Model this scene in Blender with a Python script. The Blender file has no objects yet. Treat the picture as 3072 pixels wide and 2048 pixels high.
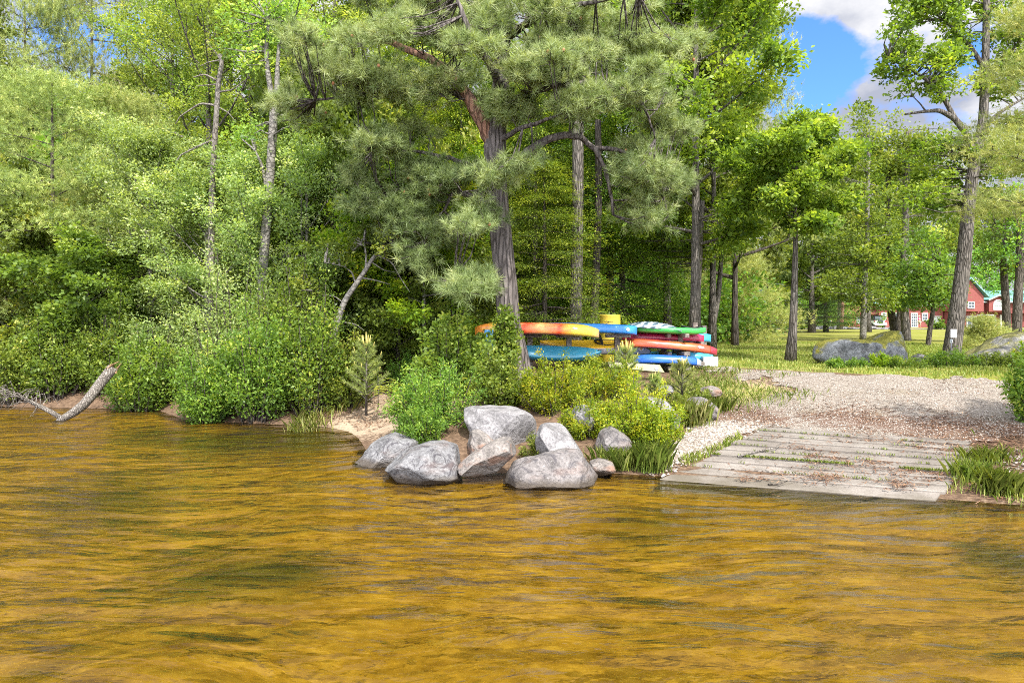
import bpy, bmesh, math, random
import numpy as np
from mathutils import Vector, Matrix, noise
SC = bpy.context.scene
COL = SC.collection
R = np.random.default_rng
F, H0, HV = 683.0, 2.0, 320.0          # lens, eye height, horizon row of a 1024 wide frame

# ------------------------------------------------------------------ terrain
SX = [-120, -60, -30, -18, -11.8, -8, -6.6, -5, -3.4, -2.9, -2.55, -2.3, -2.05, -1.5, -.2, 1.1, 1.96, 3.4, 4.85, 5.5, 8, 14, 30, 120]
SY = [34, 24, 19, 16.8, 15.9, 15.4, 13.8, 13.3, 12.8, 12.3, 11.5, 10.7, 9.9, 9.15, 8.95, 9.0, 8.8, 8.25, 7.65, 7.4, 6.7, 4.5, 0, -20]
DK = [-60, -40, -20, -8, -3, -.5, 0, .5, 1.5, 2.5, 4, 5.5, 7, 9, 40, 900]
ZONES = [(-8, [-2, -1.8, -1.3, -.75, -.4, -.1, 0, .3, .55, .7, .85, .88, .88, .88, .9, .9]),
         (-3.6, [-2, -1.8, -1.3, -.75, -.38, -.08, 0, .16, .45, .68, .82, .86, .88, .88, .9, .9]),
         (-2.4, [-2, -1.8, -1.3, -.75, -.38, -.08, 0, .1, .35, .6, .8, .86, .88, .88, .9, .9]),
         (-1.9, [-2, -1.8, -1.3, -.75, -.42, -.12, 0, .15, .42, .62, .84, .86, .88, .88, .9, .9]),
         (1.7, [-2, -1.8, -1.3, -.75, -.38, -.1, 0, .12, .34, .55, .8, .86, .88, .88, .9, .9]),
         (2.6, [-2, -1.8, -1.3, -.7, -.32, -.06, 0, .04, .11, .17, .26, .48, .78, .87, .9, .9]),
         (4.9, [-2, -1.8, -1.3, -.7, -.32, -.05, 0, .035, .1, .17, .28, .5, .8, .87, .9, .9]),
         (7, [-2, -1.8, -1.3, -.7, -.32, -.06, 0, .08, .18, .27, .44, .66, .84, .87, .9, .9])]
_x = np.arange(-130, 130, .02); _k = np.exp(-np.linspace(-2.2, 2.2, 41) ** 2); _y = np.convolve(np.pad(np.interp(_x, SX, SY), 20, 'edge'), _k / _k.sum(), 'valid')
_c = 1 / np.sqrt(1 + np.clip(np.convolve(np.pad(np.gradient(_y, .02), 30, 'edge'), np.ones(61) / 61, 'valid'), -4, 4) ** 2)
def shore(x): return np.interp(x, _x, _y)
def inland(x, y): return (y - shore(x)) * np.interp(x, _x, _c)      # metres from the waterline, square to it
def gh(x, y):
    x = np.asarray(x, float); y = np.asarray(y, float)
    d = inland(x, y)
    st = np.stack([np.interp(d, DK, z[1]) for z in ZONES])
    zx = np.array([z[0] for z in ZONES])
    f = np.interp(x, zx, np.arange(len(zx))); i = np.clip(f.astype(int), 0, len(zx) - 2); w = f - i
    a = np.take_along_axis(st, i[None], 0)[0]; b = np.take_along_axis(st, (i + 1)[None], 0)[0]
    bump = .02 * np.sin(x * 1.7 + y * .9) * np.sin(y * 1.3 - x * .6) + .012 * np.sin(x * 4.1 + 1) * np.sin(y * 3.7)
    return a * (1 - w) + b * w + bump * np.clip(d * 2, 0, 1)
def ghs(x, y): return float(gh(np.array([x]), np.array([y]))[0])
def P(u, v, D): return np.array([(u - 512) * D / F, D, H0 - (v - HV) * D / F])
def G(u, v, lift=0.0):
    D = np.geomspace(4, 220, 9000)
    g = gh((u - 512) * D / F, D) + lift
    z = H0 - (v - HV) * D / F
    k = np.argmax(z <= g)
    return P(u, v, D[k])
def base(u, D):
    x = (u - 512) * D / F
    return np.array([x, D, ghs(x, D)])

# ------------------------------------------------------------------ object helpers
def tag(o, label=None, cat=None, group=None, kind=None):
    for k, v in (('label', label), ('category', cat), ('group', group), ('kind', kind)):
        if v: o[k] = v
    return o
def empty(name, loc, label=None, cat=None, group=None, rz=0):
    o = bpy.data.objects.new(name, None); COL.objects.link(o)
    o.location = loc; o.rotation_euler = (0, 0, rz); o.empty_display_size = .2
    return tag(o, label, cat, group)
def link(name, me, mat, parent=None, loc=None):
    o = bpy.data.objects.new(name, me); COL.objects.link(o)
    if mat is not None and len(me.materials) == 0: me.materials.append(mat)
    if parent is not None: o.parent = parent
    if loc is not None: o.location = loc
    return o
def fastmesh(name, verts, faces_flat, nper, attr=None, smooth=False, col=None):
    """faces_flat int array (nf*nper); attr: dict name -> per-face float"""
    me = bpy.data.meshes.new(name)
    nv = len(verts); nf = len(faces_flat) // nper
    me.vertices.add(nv); me.vertices.foreach_set('co', np.ascontiguousarray(verts, np.float32).ravel())
    me.loops.add(nf * nper); me.loops.foreach_set('vertex_index', np.ascontiguousarray(faces_flat, np.int32).ravel())
    me.polygons.add(nf); me.polygons.foreach_set('loop_start', np.arange(0, nf * nper, nper, dtype=np.int32))
    me.update(calc_edges=True)
    if smooth: me.polygons.foreach_set('use_smooth', np.ones(nf, bool))
    for k, a in (attr or {}).items():
        dom = 'FACE' if len(a) == nf and len(a) != nv else 'POINT'
        at = me.attributes.new(k, 'FLOAT', dom); at.data.foreach_set('value', np.ascontiguousarray(a, np.float32))
    me.validate(); return me
class MB:
    def __init__(s): s.v = []; s.f = []; s.a = []
    def add(s, vs, fs, a=0.0):
        b = len(s.v); s.v.extend([tuple(map(float, p)) for p in vs]); s.f.extend([tuple(b + i for i in f) for f in fs]); s.a.extend([a] * len(fs))
    def box(s, c, d, M=None, a=0.0):
        c = np.array(c, float); d = np.array(d, float) / 2
        q = [(x, y, z) for x in (-1, 1) for y in (-1, 1) for z in (-1, 1)]
        vs = [c + d * np.array(p) for p in q]
        if M is not None: vs = [tuple(M @ Vector(p)) for p in vs]
        s.add(vs, [(0, 1, 3, 2), (4, 6, 7, 5), (0, 4, 5, 1), (2, 3, 7, 6), (0, 2, 6, 4), (1, 5, 7, 3)], a)
    def tube(s, pts, rad, n=8, cap=True, a=0.0, ecc=None):
        pts = np.array(pts, float); m = len(pts)
        if np.isscalar(rad): rad = [rad] * m
        tg = np.gradient(pts, axis=0); tg /= np.linalg.norm(tg, axis=1)[:, None] + 1e-9
        ref = np.array([1.0, 0, 0]) if abs(tg[0][0]) < .8 else np.array([0, 1.0, 0])
        vs = []
        for p, t, r in zip(pts, tg, rad):
            e1 = np.cross(t, ref); e1 /= np.linalg.norm(e1) + 1e-9; e2 = np.cross(t, e1); ref = np.cross(e1, t)
            for k in range(n):
                an = 2 * math.pi * k / n
                vs.append(p + r * (e1 * math.cos(an) + e2 * math.sin(an)))
        fs = [(i * n + k, i * n + (k + 1) % n, (i + 1) * n + (k + 1) % n, (i + 1) * n + k) for i in range(m - 1) for k in range(n)]
        if cap: fs += [tuple(range(n))[::-1], tuple((m - 1) * n + k for k in range(n))]
        s.add(vs, fs, a)
    def lathe(s, prof, n=20, M=None, a=0.0):
        vs = [(r * math.cos(2 * math.pi * k / n), r * math.sin(2 * math.pi * k / n), z) for r, z in prof for k in range(n)]
        if M is not None: vs = [tuple(M @ Vector(p)) for p in vs]
        m = len(prof)
        fs = [(i * n + k, i * n + (k + 1) % n, (i + 1) * n + (k + 1) % n, (i + 1) * n + k) for i in range(m - 1) for k in range(n)]
        fs += [tuple(range(n))[::-1], tuple((m - 1) * n + k for k in range(n))]
        s.add(vs, fs, a)
    def mesh(s, name, smooth=True):
        me = bpy.data.meshes.new(name); me.from_pydata(s.v, [], s.f)
        at = me.attributes.new('v', 'FLOAT', 'FACE'); at.data.foreach_set('value', np.array(s.a, np.float32))
        if smooth: me.polygons.foreach_set('use_smooth', np.ones(len(s.f), bool))
        me.update(); return me
    def build(s, name, mat, parent=None, loc=None, smooth=True, bevel=0):
        me = s.mesh(name, smooth and not bevel)
        if bevel:
            bm = bmesh.new(); bm.from_mesh(me)
            bmesh.ops.recalc_face_normals(bm, faces=bm.faces)
            bmesh.ops.bevel(bm, geom=[e for e in bm.edges if e.is_manifold and e.calc_face_angle(0) > .5], offset=bevel, segments=2, affect='EDGES')
            bm.to_mesh(me); bm.free()
        return link(name, me, mat, parent, loc)

# ------------------------------------------------------------------ materials
class NT:
    def __init__(s, name, disp=False):
        s.m = bpy.data.materials.new(name); s.m.use_nodes = True; s.t = s.m.node_tree; s.t.nodes.clear()
        s.out = s.n('ShaderNodeOutputMaterial')
    def n(s, typ, **kw):
        nd = s.t.nodes.new(typ)
        for k, v in kw.items():
            if hasattr(nd, k) and k not in nd.inputs: setattr(nd, k, v)
            else: s.set(nd.inputs[k], v)
        return nd
    def set(s, sock, v):
        if isinstance(v, bpy.types.NodeSocket): s.t.links.new(v, sock)
        elif isinstance(v, bpy.types.Node): s.t.links.new(v.outputs[0], sock)
        else:
            if hasattr(sock, 'default_value') and not isinstance(v, (int, float, str)) and len(sock.default_value) == 4 and len(v) == 3: v = (*v, 1)
            sock.default_value = v
    def coord(s, kind='Object', scale=(1, 1, 1), rot=(0, 0, 0)):
        tc = s.n('ShaderNodeTexCoord'); mp = s.n('ShaderNodeMapping')
        s.set(mp.inputs['Vector'], tc.outputs[kind]); mp.inputs['Scale'].default_value = scale; mp.inputs['Rotation'].default_value = rot
        return mp.outputs[0]
    def warp(s, amp=.9, scale=.22):
        tc = s.n('ShaderNodeTexCoord'); nz = s.n('ShaderNodeTexNoise', Scale=scale, Detail=1.5); s.set(nz.inputs['Vector'], tc.outputs['Object'])
        sb = s.n('ShaderNodeVectorMath', operation='SUBTRACT'); s.set(sb.inputs[0], nz.outputs[1]); sb.inputs[1].default_value = (.5, .5, .5)
        sc = s.n('ShaderNodeVectorMath', operation='SCALE'); s.set(sc.inputs[0], sb.outputs[0]); sc.inputs['Scale'].default_value = amp * 6
        ad = s.n('ShaderNodeVectorMath', operation='ADD'); s.set(ad.inputs[0], tc.outputs['Object']); s.set(ad.inputs[1], sc.outputs[0]); return ad.outputs[0]
    def mapv(s, vec, scale=(1, 1, 1), rot=(0, 0, 0)):
        mp = s.n('ShaderNodeMapping'); s.set(mp.inputs['Vector'], vec); mp.inputs['Scale'].default_value = scale; mp.inputs['Rotation'].default_value = rot; return mp.outputs[0]
    def noise(s, vec, scale, detail=4, rough=.55, dist=0):
        nd = s.n('ShaderNodeTexNoise', Scale=scale, Detail=detail, Roughness=rough, Distortion=dist)
        s.set(nd.inputs['Vector'], vec); return nd.outputs[0]
    def ramp(s, fac, stops, interp='LINEAR'):
        nd = s.n('ShaderNodeValToRGB'); cr = nd.color_ramp; cr.interpolation = interp
        while len(cr.elements) < len(stops): cr.elements.new(.5)
        for e, (p, c) in zip(cr.elements, stops):
            e.position = p; e.color = (*c, 1) if not np.isscalar(c) else (c, c, c, 1)
        s.set(nd.inputs[0], fac); return nd.outputs[0]
    def mix(s, fac, a, b, blend='MIX'):
        nd = s.n('ShaderNodeMix', data_type='RGBA', blend_type=blend)
        s.set(nd.inputs[0], fac); s.set(nd.inputs[6], a); s.set(nd.inputs[7], b); return nd.outputs[2]
    def math(s, op, a, b=0.0, clamp=False):
        nd = s.n('ShaderNodeMath', operation=op, use_clamp=clamp); s.set(nd.inputs[0], a); s.set(nd.inputs[1], b); return nd.outputs[0]
    def attr(s, name):
        return s.n('ShaderNodeAttribute', attribute_name=name)
    def bump(s, h, strength=.4, dist=.02):
        nd = s.n('ShaderNodeBump', Strength=strength, Distance=dist); s.set(nd.inputs['Height'], h); return nd.outputs[0]
    def prin(s, color, rough=.8, spec=.3, normal=None, metal=0.0, **kw):
        nd = s.n('ShaderNodeBsdfPrincipled')
        s.set(nd.inputs['Base Color'], color); s.set(nd.inputs['Roughness'], rough); s.set(nd.inputs['Specular IOR Level'], spec); s.set(nd.inputs['Metallic'], metal)
        if normal is not None: s.set(nd.inputs['Normal'], normal)
        for k, v in kw.items(): s.set(nd.inputs[k], v)
        return nd.outputs[0]
    def done(s, shader):
        s.t.links.new(shader, s.out.inputs[0]); return s.m
def plain(name, col, rough=.6, spec=.4, metal=0, var=.12, scale=6, bump=0):
    t = NT(name); c = t.coord()
    n = t.noise(c, scale, 5)
    k = tuple(x * (1 - var * 2) for x in col); h = tuple(min(1, x * (1 + var)) for x in col)
    return t.done(t.prin(t.ramp(n, [(.3, k), (.7, h)]), rough, spec, t.bump(n, bump, .01) if bump else None, metal))
def leafmat(name, stops, trans=.54, rough=.45, spec=.33, tmul=1.25):
    t = NT(name)
    a = t.attr('v').outputs['Fac']
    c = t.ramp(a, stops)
    oi = t.n('ShaderNodeObjectInfo').outputs['Random']
    h = t.n('ShaderNodeHueSaturation'); t.set(h.inputs['Color'], c)
    t.set(h.inputs['Hue'], t.math('ADD', t.math('MULTIPLY', oi, .03), .485)); t.set(h.inputs['Value'], t.math('ADD', t.math('MULTIPLY', oi, .25), .88))
    c = h.outputs[0]
    p = t.prin(c, rough, spec)
    tr = t.n('ShaderNodeBsdfTranslucent'); t.set(tr.inputs[0], t.mix(1.0, c, (1.25, 1.22, .5), 'MULTIPLY') if tmul else c)
    mx = t.n('ShaderNodeMixShader'); mx.inputs[0].default_value = trans
    t.t.links.new(p, mx.inputs[1]); t.t.links.new(tr.outputs[0], mx.inputs[2])
    return t.done(mx.outputs[0])
def barkmat(name, c0, c1, c2, sx=9, sz=1.6, bs=.9):
    t = NT(name)
    v = t.coord('Object', (sx, sx, sz))
    n1 = t.noise(v, 1.5, 6, .65, .6)
    vo = t.n('ShaderNodeTexVoronoi', feature='DISTANCE_TO_EDGE', Scale=1.6); t.set(vo.inputs['Vector'], t.mix(.25, v, t.n('ShaderNodeTexNoise', Scale=2.0).outputs[1]))
    e = t.ramp(vo.outputs['Distance'], [(0, 0.0), (.18, 1.0)])
    n2 = t.noise(t.coord(), 1.3, 3)
    c = t.ramp(n1, [(.3, c0), (.55, c1), (.75, c2)])
    c = t.mix(t.math('MULTIPLY', t.math('SUBTRACT', 1.0, e), .75), c, tuple(x * .35 for x in c0))
    c = t.mix(t.ramp(n2, [(.45, 0.0), (.75, .45)]), c, tuple(x * .8 for x in c2))
    hh = t.math('ADD', t.math('MULTIPLY', e, .7), t.math('MULTIPLY', n1, .5))
    return t.done(t.prin(c, .9, .15, t.bump(hh, bs, .04)))

M = {}
M['oak'] = leafmat('oak_leaves', [(0, (.080, .140, .024)), (.4, (.155, .245, .032)), (.75, (.275, .365, .045)), (1, (.40, .47, .075))])
M['maple'] = leafmat('maple_leaves', [(0, (0.075, 0.113, 0.020)), (.4, (0.149, 0.211, 0.034)), (.8, (0.270, 0.328, 0.055)), (1, (0.396, 0.402, 0.090))])
M['yellowleaf'] = leafmat('yellow_green_leaves', [(0, (0.091, 0.164, 0.014)), (.35, (0.193, 0.293, 0.020)), (.75, (0.361, 0.422, 0.027)), (1, (0.541, 0.493, 0.037))])
M['alder'] = leafmat('grey_green_leaves', [(0, (0.130, 0.191, 0.061)), (.4, (0.258, 0.345, 0.105)), (.8, (0.461, 0.537, 0.211)), (1, (0.700, 0.727, 0.386))])
M['ash'] = leafmat('light_leaves', [(0, (0.127, 0.210, 0.045)), (.4, (0.254, 0.374, 0.070)), (.8, (0.465, 0.564, 0.113)), (1, (0.719, 0.712, 0.206))])
M['darkleaf'] = leafmat('dark_leaves', [(0, (0.065, 0.128, 0.023)), (.45, (0.134, 0.244, 0.038)), (.85, (0.266, 0.406, 0.057)), (1, (0.476, 0.533, 0.096))])
M['hemlock'] = leafmat('hemlock_sprays', [(0, (.055, .110, .018)), (.5, (.14, .23, .026)), (.8, (.30, .39, .040)), (1, (.47, .52, .06))], .3)
M['needle'] = leafmat('red_pine_needles', [(0, (.085, .120, .042)), (.4, (.20, .255, .095)), (.8, (.35, .395, .165)), (1, (.47, .48, .25))], .3)
M['wneedle'] = leafmat('white_pine_needles', [(0, (0.109, 0.158, 0.051)), (.4, (0.236, 0.295, 0.080)), (.8, (0.450, 0.479, 0.139)), (1, (0.685, 0.627, 0.255))], .3)
M['grass'] = leafmat('grass_blades', [(0, (0.081, 0.134, 0.021)), (.5, (0.182, 0.259, 0.036)), (.8, (0.304, 0.343, 0.073)), (1, (0.486, 0.435, 0.186))], .35)
M['spruce'] = leafmat('dark_conifer_sprays', [(0, (.020, .045, .014)), (.5, (.045, .085, .022)), (.8, (.10, .16, .035)), (1, (.20, .26, .06))], .25)
M['candle'] = plain('candle_shoots', (.42, .36, .10), .7)
M['pinebark'] = barkmat('red_pine_bark', (.065, .054, .048), (.135, .115, .105), (.25, .222, .21), 9, 1.5, 1.0)
M['bark'] = barkmat('grey_bark', (.07, .06, .05), (.15, .132, .115), (.26, .238, .21), 14, 2.2)
M['darkbark'] = barkmat('dark_bark', (.05, .04, .033), (.10, .085, .07), (.18, .155, .13), 14, 2.2)
M['palebark'] = barkmat('pale_bark', (.11, .10, .088), (.20, .185, .165), (.31, .295, .268), 7, 9, .4)
M['redbark'] = barkmat('flaky_orange_bark', (.13, .065, .045), (.28, .15, .10), (.40, .27, .20), 9, 2)
M['deadwood'] = barkmat('bleached_dead_wood', (.12, .10, .08), (.22, .195, .168), (.34, .315, .285), 26, 6.0, .7)
# ------------------------------------------------------------------ camera, sun, sky
cam = bpy.data.objects.new('camera', bpy.data.cameras.new('camera')); COL.objects.link(cam)
cam.location = (0, 0, H0); cam.rotation_euler = (math.radians(90), 0, 0)
cam.data.lens = 24.0; cam.data.sensor_width = 36; cam.data.shift_y = -(341 - HV) / 1024; cam.data.clip_start = .05; cam.data.clip_end = 3000
SC.camera = cam
S = Vector((.25, -.55, .80)).normalized()
sun = bpy.data.objects.new('sun', bpy.data.lights.new('sun', 'SUN')); COL.objects.link(sun)
sun.data.energy = 2.75; sun.data.angle = math.radians(.53); sun.data.color = (1, .955, .88)
sun.rotation_euler = (-S).to_track_quat('-Z', 'Y').to_euler()
W = bpy.data.worlds.new('World'); SC.world = W; W.use_nodes = True
nt = W.node_tree; nt.nodes.clear()
def wn(t, **k):
    n = nt.nodes.new(t)
    for a, b in k.items(): setattr(n, a, b)
    return n
L = nt.links.new
wo = wn('ShaderNodeOutputWorld'); bg = wn('ShaderNodeBackground'); bg.inputs[1].default_value = .15
sky = wn('ShaderNodeTexSky', sky_type='NISHITA', sun_disc=False)
sky.sun_elevation = math.asin(S.z); sky.sun_rotation = math.atan2(S.x, S.y); sky.air_density = 1.0; sky.dust_density = .6; sky.ozone_density = 1.6
tc = wn('ShaderNodeTexCoord')
def wmath(op, a, b=0.0, clamp=False):
    n = wn('ShaderNodeMath', operation=op, use_clamp=clamp)
    for s_, v in zip(n.inputs, (a, b)):
        if isinstance(v, bpy.types.NodeSocket): L(v, s_)
        else: s_.default_value = v
    return n.outputs[0]
def wnoise(scale, det, rough, off=(0, 0, 0), z=1.6):
    mp = wn('ShaderNodeMapping'); L(tc.outputs['Generated'], mp.inputs[0]); mp.inputs['Location'].default_value = off; mp.inputs['Scale'].default_value = (1, 1, z)
    n = wn('ShaderNodeTexNoise'); L(mp.outputs[0], n.inputs['Vector']); n.inputs['Scale'].default_value = scale; n.inputs['Detail'].default_value = det; n.inputs['Roughness'].default_value = rough
    return n.outputs[0]
def hole(u, v, r):
    d = Vector(((u - 512) / F, 1, (HV - v) / F)).normalized()
    n = wn('ShaderNodeVectorMath', operation='DISTANCE'); L(tc.outputs['Generated'], n.inputs[0]); n.inputs[1].default_value = d
    return wmath('SUBTRACT', 1.0, wmath('DIVIDE', n.outputs['Value'], r), True)
big = wnoise(3.2, 9, .62, (3.1, .7, 1.2)); fine = wnoise(11, 8, .6, (.3, 2.2, 5.1))
cl = wmath('ADD', wmath('MULTIPLY', big, 1.35), wmath('MULTIPLY', fine, .75))
for (u, v, r, k) in ((808, 72, .075, .55), (828, 50, .04, .30), (778, 40, .055, .45), (795, 95, .05, .3), (975, 40, .06, .35), (180, 5, .10, .3), (60, 40, .1, .3)):
    cl = wmath('SUBTRACT', cl, wmath('MULTIPLY', hole(u, v, r), k))
cr = wn('ShaderNodeValToRGB'); L(cl, cr.inputs[0]); cr.color_ramp.elements[0].position = .76; cr.color_ramp.elements[1].position = .94
cc = wn('ShaderNodeValToRGB'); L(wmath('ADD', wmath('MULTIPLY', wnoise(6, 8, .6, (1.2, 4.4, .3)), .8), wmath('MULTIPLY', big, .3)), cc.inputs[0])
cc.color_ramp.elements[0].position = .45; cc.color_ramp.elements[0].color = (.95, 1.02, 1.25, 1)
cc.color_ramp.elements[1].position = .66; cc.color_ramp.elements[1].color = (2.0, 2.0, 2.05, 1)
mx = wn('ShaderNodeMix', data_type='RGBA'); L(cr.outputs[0], mx.inputs[0])
def wcol(a_, b_):
    n = wn('ShaderNodeMix', data_type='RGBA', blend_type='MULTIPLY'); n.inputs[0].default_value = 1; L(a_, n.inputs[6])
    if isinstance(b_, tuple): n.inputs[7].default_value = b_
    else: L(b_, n.inputs[7])
    return n.outputs[2]
# clouds behind the camera, out of view, boosted as added ambient fill
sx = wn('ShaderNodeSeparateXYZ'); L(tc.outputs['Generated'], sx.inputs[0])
fill_gain = wn('ShaderNodeMapRange'); L(sx.outputs[1], fill_gain.inputs[0]); fill_gain.inputs[1].default_value = .35; fill_gain.inputs[2].default_value = -.5; fill_gain.inputs[3].default_value = 1.0; fill_gain.inputs[4].default_value = 5.4
L(wcol(sky.outputs[0], (.25, .40, .68, 1)), mx.inputs[6]); L(wcol(cc.outputs[0], fill_gain.outputs[0]), mx.inputs[7])
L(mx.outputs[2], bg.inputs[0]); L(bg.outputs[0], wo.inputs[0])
SC.view_settings.view_transform = 'Standard'; SC.view_settings.look = 'None'; SC.view_settings.exposure = 1.82; SC.view_settings.gamma = 1
cy = SC.cycles; cy.use_denoising = False; cy.pixel_filter_type = 'BLACKMAN_HARRIS'; cy.filter_width = 1.0; cy.max_bounces = 6; cy.diffuse_bounces = 3; cy.glossy_bounces = 3; cy.transmission_bounces = 5; cy.transparent_max_bounces = 8
cy.caustics_reflective = False; cy.caustics_refractive = False; cy.sample_clamp_indirect = 2.5

# ------------------------------------------------------------------ ground, lakebed, water
def gridmesh(name, xs, ys, keep, zf, attrs, mat, kind='structure'):
    X, Y = np.meshgrid(xs, ys); Z = zf(X, Y)
    nx, ny = len(xs), len(ys)
    idx = np.arange(nx * ny).reshape(ny, nx)
    q = np.stack([idx[:-1, :-1], idx[:-1, 1:], idx[1:, 1:], idx[1:, :-1]], -1).reshape(-1, 4)
    xc = (X[:-1, :-1] + X[1:, 1:]).ravel() / 2; yc = (Y[:-1, :-1] + Y[1:, 1:]).ravel() / 2
    q = q[keep(xc, yc)]
    V = np.stack([X, Y, Z], -1).reshape(-1, 3)
    use = np.unique(q); mp_ = np.zeros(len(V), int); mp_[use] = np.arange(len(use))
    at = {k: f(V[use, 0], V[use, 1]) for k, f in attrs.items()}
    me = fastmesh(name, V[use], mp_[q].ravel(), 4, at, True)
    o = link(name, me, mat); return tag(o, kind=kind)
def vnoise(x, y, s, seed=0):
    """cheap smooth value noise 0..1"""
    g = R(seed).random((64, 64))
    fx = np.mod(np.asarray(x) * s + 200.3, 63); fy = np.mod(np.asarray(y) * s + 200.7, 63)
    i = fx.astype(int); j = fy.astype(int); a = fx - i; b = fy - j; a = a * a * (3 - 2 * a); b = b * b * (3 - 2 * b)
    return g[j, i] * (1 - a) * (1 - b) + g[j, i + 1] * a * (1 - b) + g[j + 1, i] * (1 - a) * b + g[j + 1, i + 1] * a * b
def inpoly(u, v, poly):
    poly = np.array(poly, float); c = np.zeros(np.shape(u), bool)
    for (x1, y1), (x2, y2) in zip(poly, np.roll(poly, -1, 0)):
        if y1 == y2: continue
        c ^= ((y1 > v) != (y2 > v)) & (u < (x2 - x1) * (v - y1) / (y2 - y1) + x1)
    return c
def proj(x, y, z): return 512 + F * x / y, HV + F * (H0 - z) / y
def groundpoly(pts): return [tuple(G(u, v)[:2]) for u, v in pts]
DRIVE = groundpoly([(690, 366.5), (760, 369.5), (850, 374.5), (940, 378), (1023, 381.5)]) + [(13, 12.6), (13, 10.4)] + groundpoly([(1015, 436), (962, 446), (766, 427), (735, 436), (694, 457), (662, 472), (645, 466), (668, 444), (690, 428), (722, 411), (765, 399), (800, 391), (770, 381), (715, 371)])
LITTER = groundpoly([(830, 408), (905, 416), (1020, 424)]) + [(12, 9.4), (10, 7.3)] + groundpoly([(1020, 492), (950, 492), (968, 452), (960, 446), (880, 432), (820, 426), (790, 418)])
LITTER2 = groundpoly([(690, 395), (760, 402), (800, 420), (768, 425), (720, 428), (690, 420), (675, 408)])
PALE = groundpoly([(600, 380), (720, 372), (800, 384), (800, 398), (700, 408), (640, 400)])
BEACH = groundpoly([(318, 424), (350, 413), (374, 398), (393, 385), (432, 384), (440, 398), (455, 420), (440, 434), (374, 434), (320, 430)])
def drive_mask(x, y):
    n = (vnoise(x, y, 2.3, 4) - .5) * .5 + (vnoise(x, y, 7, 5) - .5) * .25
    return inpoly(x + n, y + n * .8, DRIVE)
def soft(poly, x, y, w=.35):
    k = 0
    for dx, dy in ((0, 0), (w, 0), (-w, 0), (0, w), (0, -w), (w * .7, w * .7), (-w * .7, -w * .7)):
        k = k + inpoly(x + dx, y + dy, poly)
    return k / 7.0
def a_grass(x, y):
    d = y - shore(x)
    lawn = np.clip((y - np.where(x > 4.9, 16.5 - .84 * (x - 4.9), 16.0)) / .5, 0, 1) * np.clip((x - 1.2 - (y - 16) * .05) / 1.5, 0, 1)
    g = np.maximum(lawn, .55 * soft(PALE, x, y, .6))
    g = np.maximum(g, np.clip((x - 6.5) / 2, 0, 1) * .25)
    g = g * (1 - .85 * np.exp(-((x - 4.6) / 1.6) ** 2 - ((y - 18.6) / .9) ** 2))     # the bare sandy patch on the lawn
    return np.clip(g, 0, 1)
def a_sand(x, y):
    d = y - shore(x)
    s = soft(BEACH, x, y, .5)
    s = np.maximum(s, .75 * soft(PALE, x, y, .6)); s = np.maximum(s, np.exp(-((x - 4.6) / 1.6) ** 2 - ((y - 18.6) / .9) ** 2))
    return np.clip(np.maximum(s, np.exp(-(d / .25) ** 2) * .35 * (x > 5.0)), 0, 1)
t = NT('ground_soil')
oc = t.coord('Object')
n1 = t.noise(oc, 1.1, 6, .6); n2 = t.noise(oc, 14, 5, .65); n3 = t.noise(oc, 60, 3, .6); n4 = t.noise(oc, .25, 4)
soil = t.ramp(n2, [(.3, (.05, .032, .021)), (.55, (.12, .078, .05)), (.75, (.22, .15, .10))])
sand = t.ramp(n3, [(.3, (.21, .155, .105)), (.6, (.35, .27, .19)), (.8, (.50, .41, .31))])
grs = t.ramp(t.math('ADD', t.math('MULTIPLY', n1, .6), t.math('MULTIPLY', n3, .4)), [(.3, (.075, .095, .018)), (.5, (.17, .18, .03)), (.68, (.27, .26, .055))])
grs = t.mix(t.ramp(n4, [(.45, 0.0), (.65, .6)]), grs, (.25, .225, .085))
col = t.mix(t.ramp(t.math('ADD', t.attr('sand').outputs['Fac'], t.math('MULTIPLY', t.math('SUBTRACT', n2, .5), .9)), [(.35, 0.0), (.6, 1.0)]), soil, sand)
col = t.mix(t.ramp(t.math('ADD', t.attr('grass').outputs['Fac'], t.math('MULTIPLY', t.math('SUBTRACT', n2, .5), 1.1)), [(.35, 0.0), (.6, 1.0)]), col, grs)
M['ground'] = t.done(t.prin(col, .95, .1, t.bump(n2, .6, .04)))
t = NT('gravel_stones'); oc = t.coord()
vo = t.n('ShaderNodeTexVoronoi', Scale=48.0); t.set(vo.inputs['Vector'], oc)
vd = t.n('ShaderNodeTexVoronoi', feature='DISTANCE_TO_EDGE', Scale=48.0); t.set(vd.inputs['Vector'], oc)
sep = t.n('ShaderNodeSeparateColor'); t.set(sep.inputs[0], vo.outputs['Color'])
gc = t.ramp(sep.outputs[0], [(0, (.17, .13, .105)), (.3, (.25, .215, .175)), (.65, (.33, .285, .24)), (1, (.42, .38, .33))])
gc = t.mix(t.ramp(vd.outputs['Distance'], [(0, 1.0), (.12, 0.0)]), gc, (.10, .078, .06))
lt = t.ramp(t.math('ADD', t.attr('litter').outputs['Fac'], t.math('MULTIPLY', t.math('SUBTRACT', t.noise(t.coord('Object', (1, 2.2, 1)), 5, 5, .65), .5), 1.5)), [(.42, 0.0), (.62, .85)])
gc = t.mix(lt, gc, t.ramp(t.noise(oc, 40, 4, .7), [(.3, (.055, .03, .02)), (.7, (.18, .095, .06))]))
gc = t.mix(t.ramp(t.noise(oc, 1.3, 5), [(.55, 0.0), (.72, .45)]), gc, (.20, .16, .10))
M['gravel'] = t.done(t.prin(gc, .85, .2, t.bump(vd.outputs['Distance'], .9, .03)))

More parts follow.
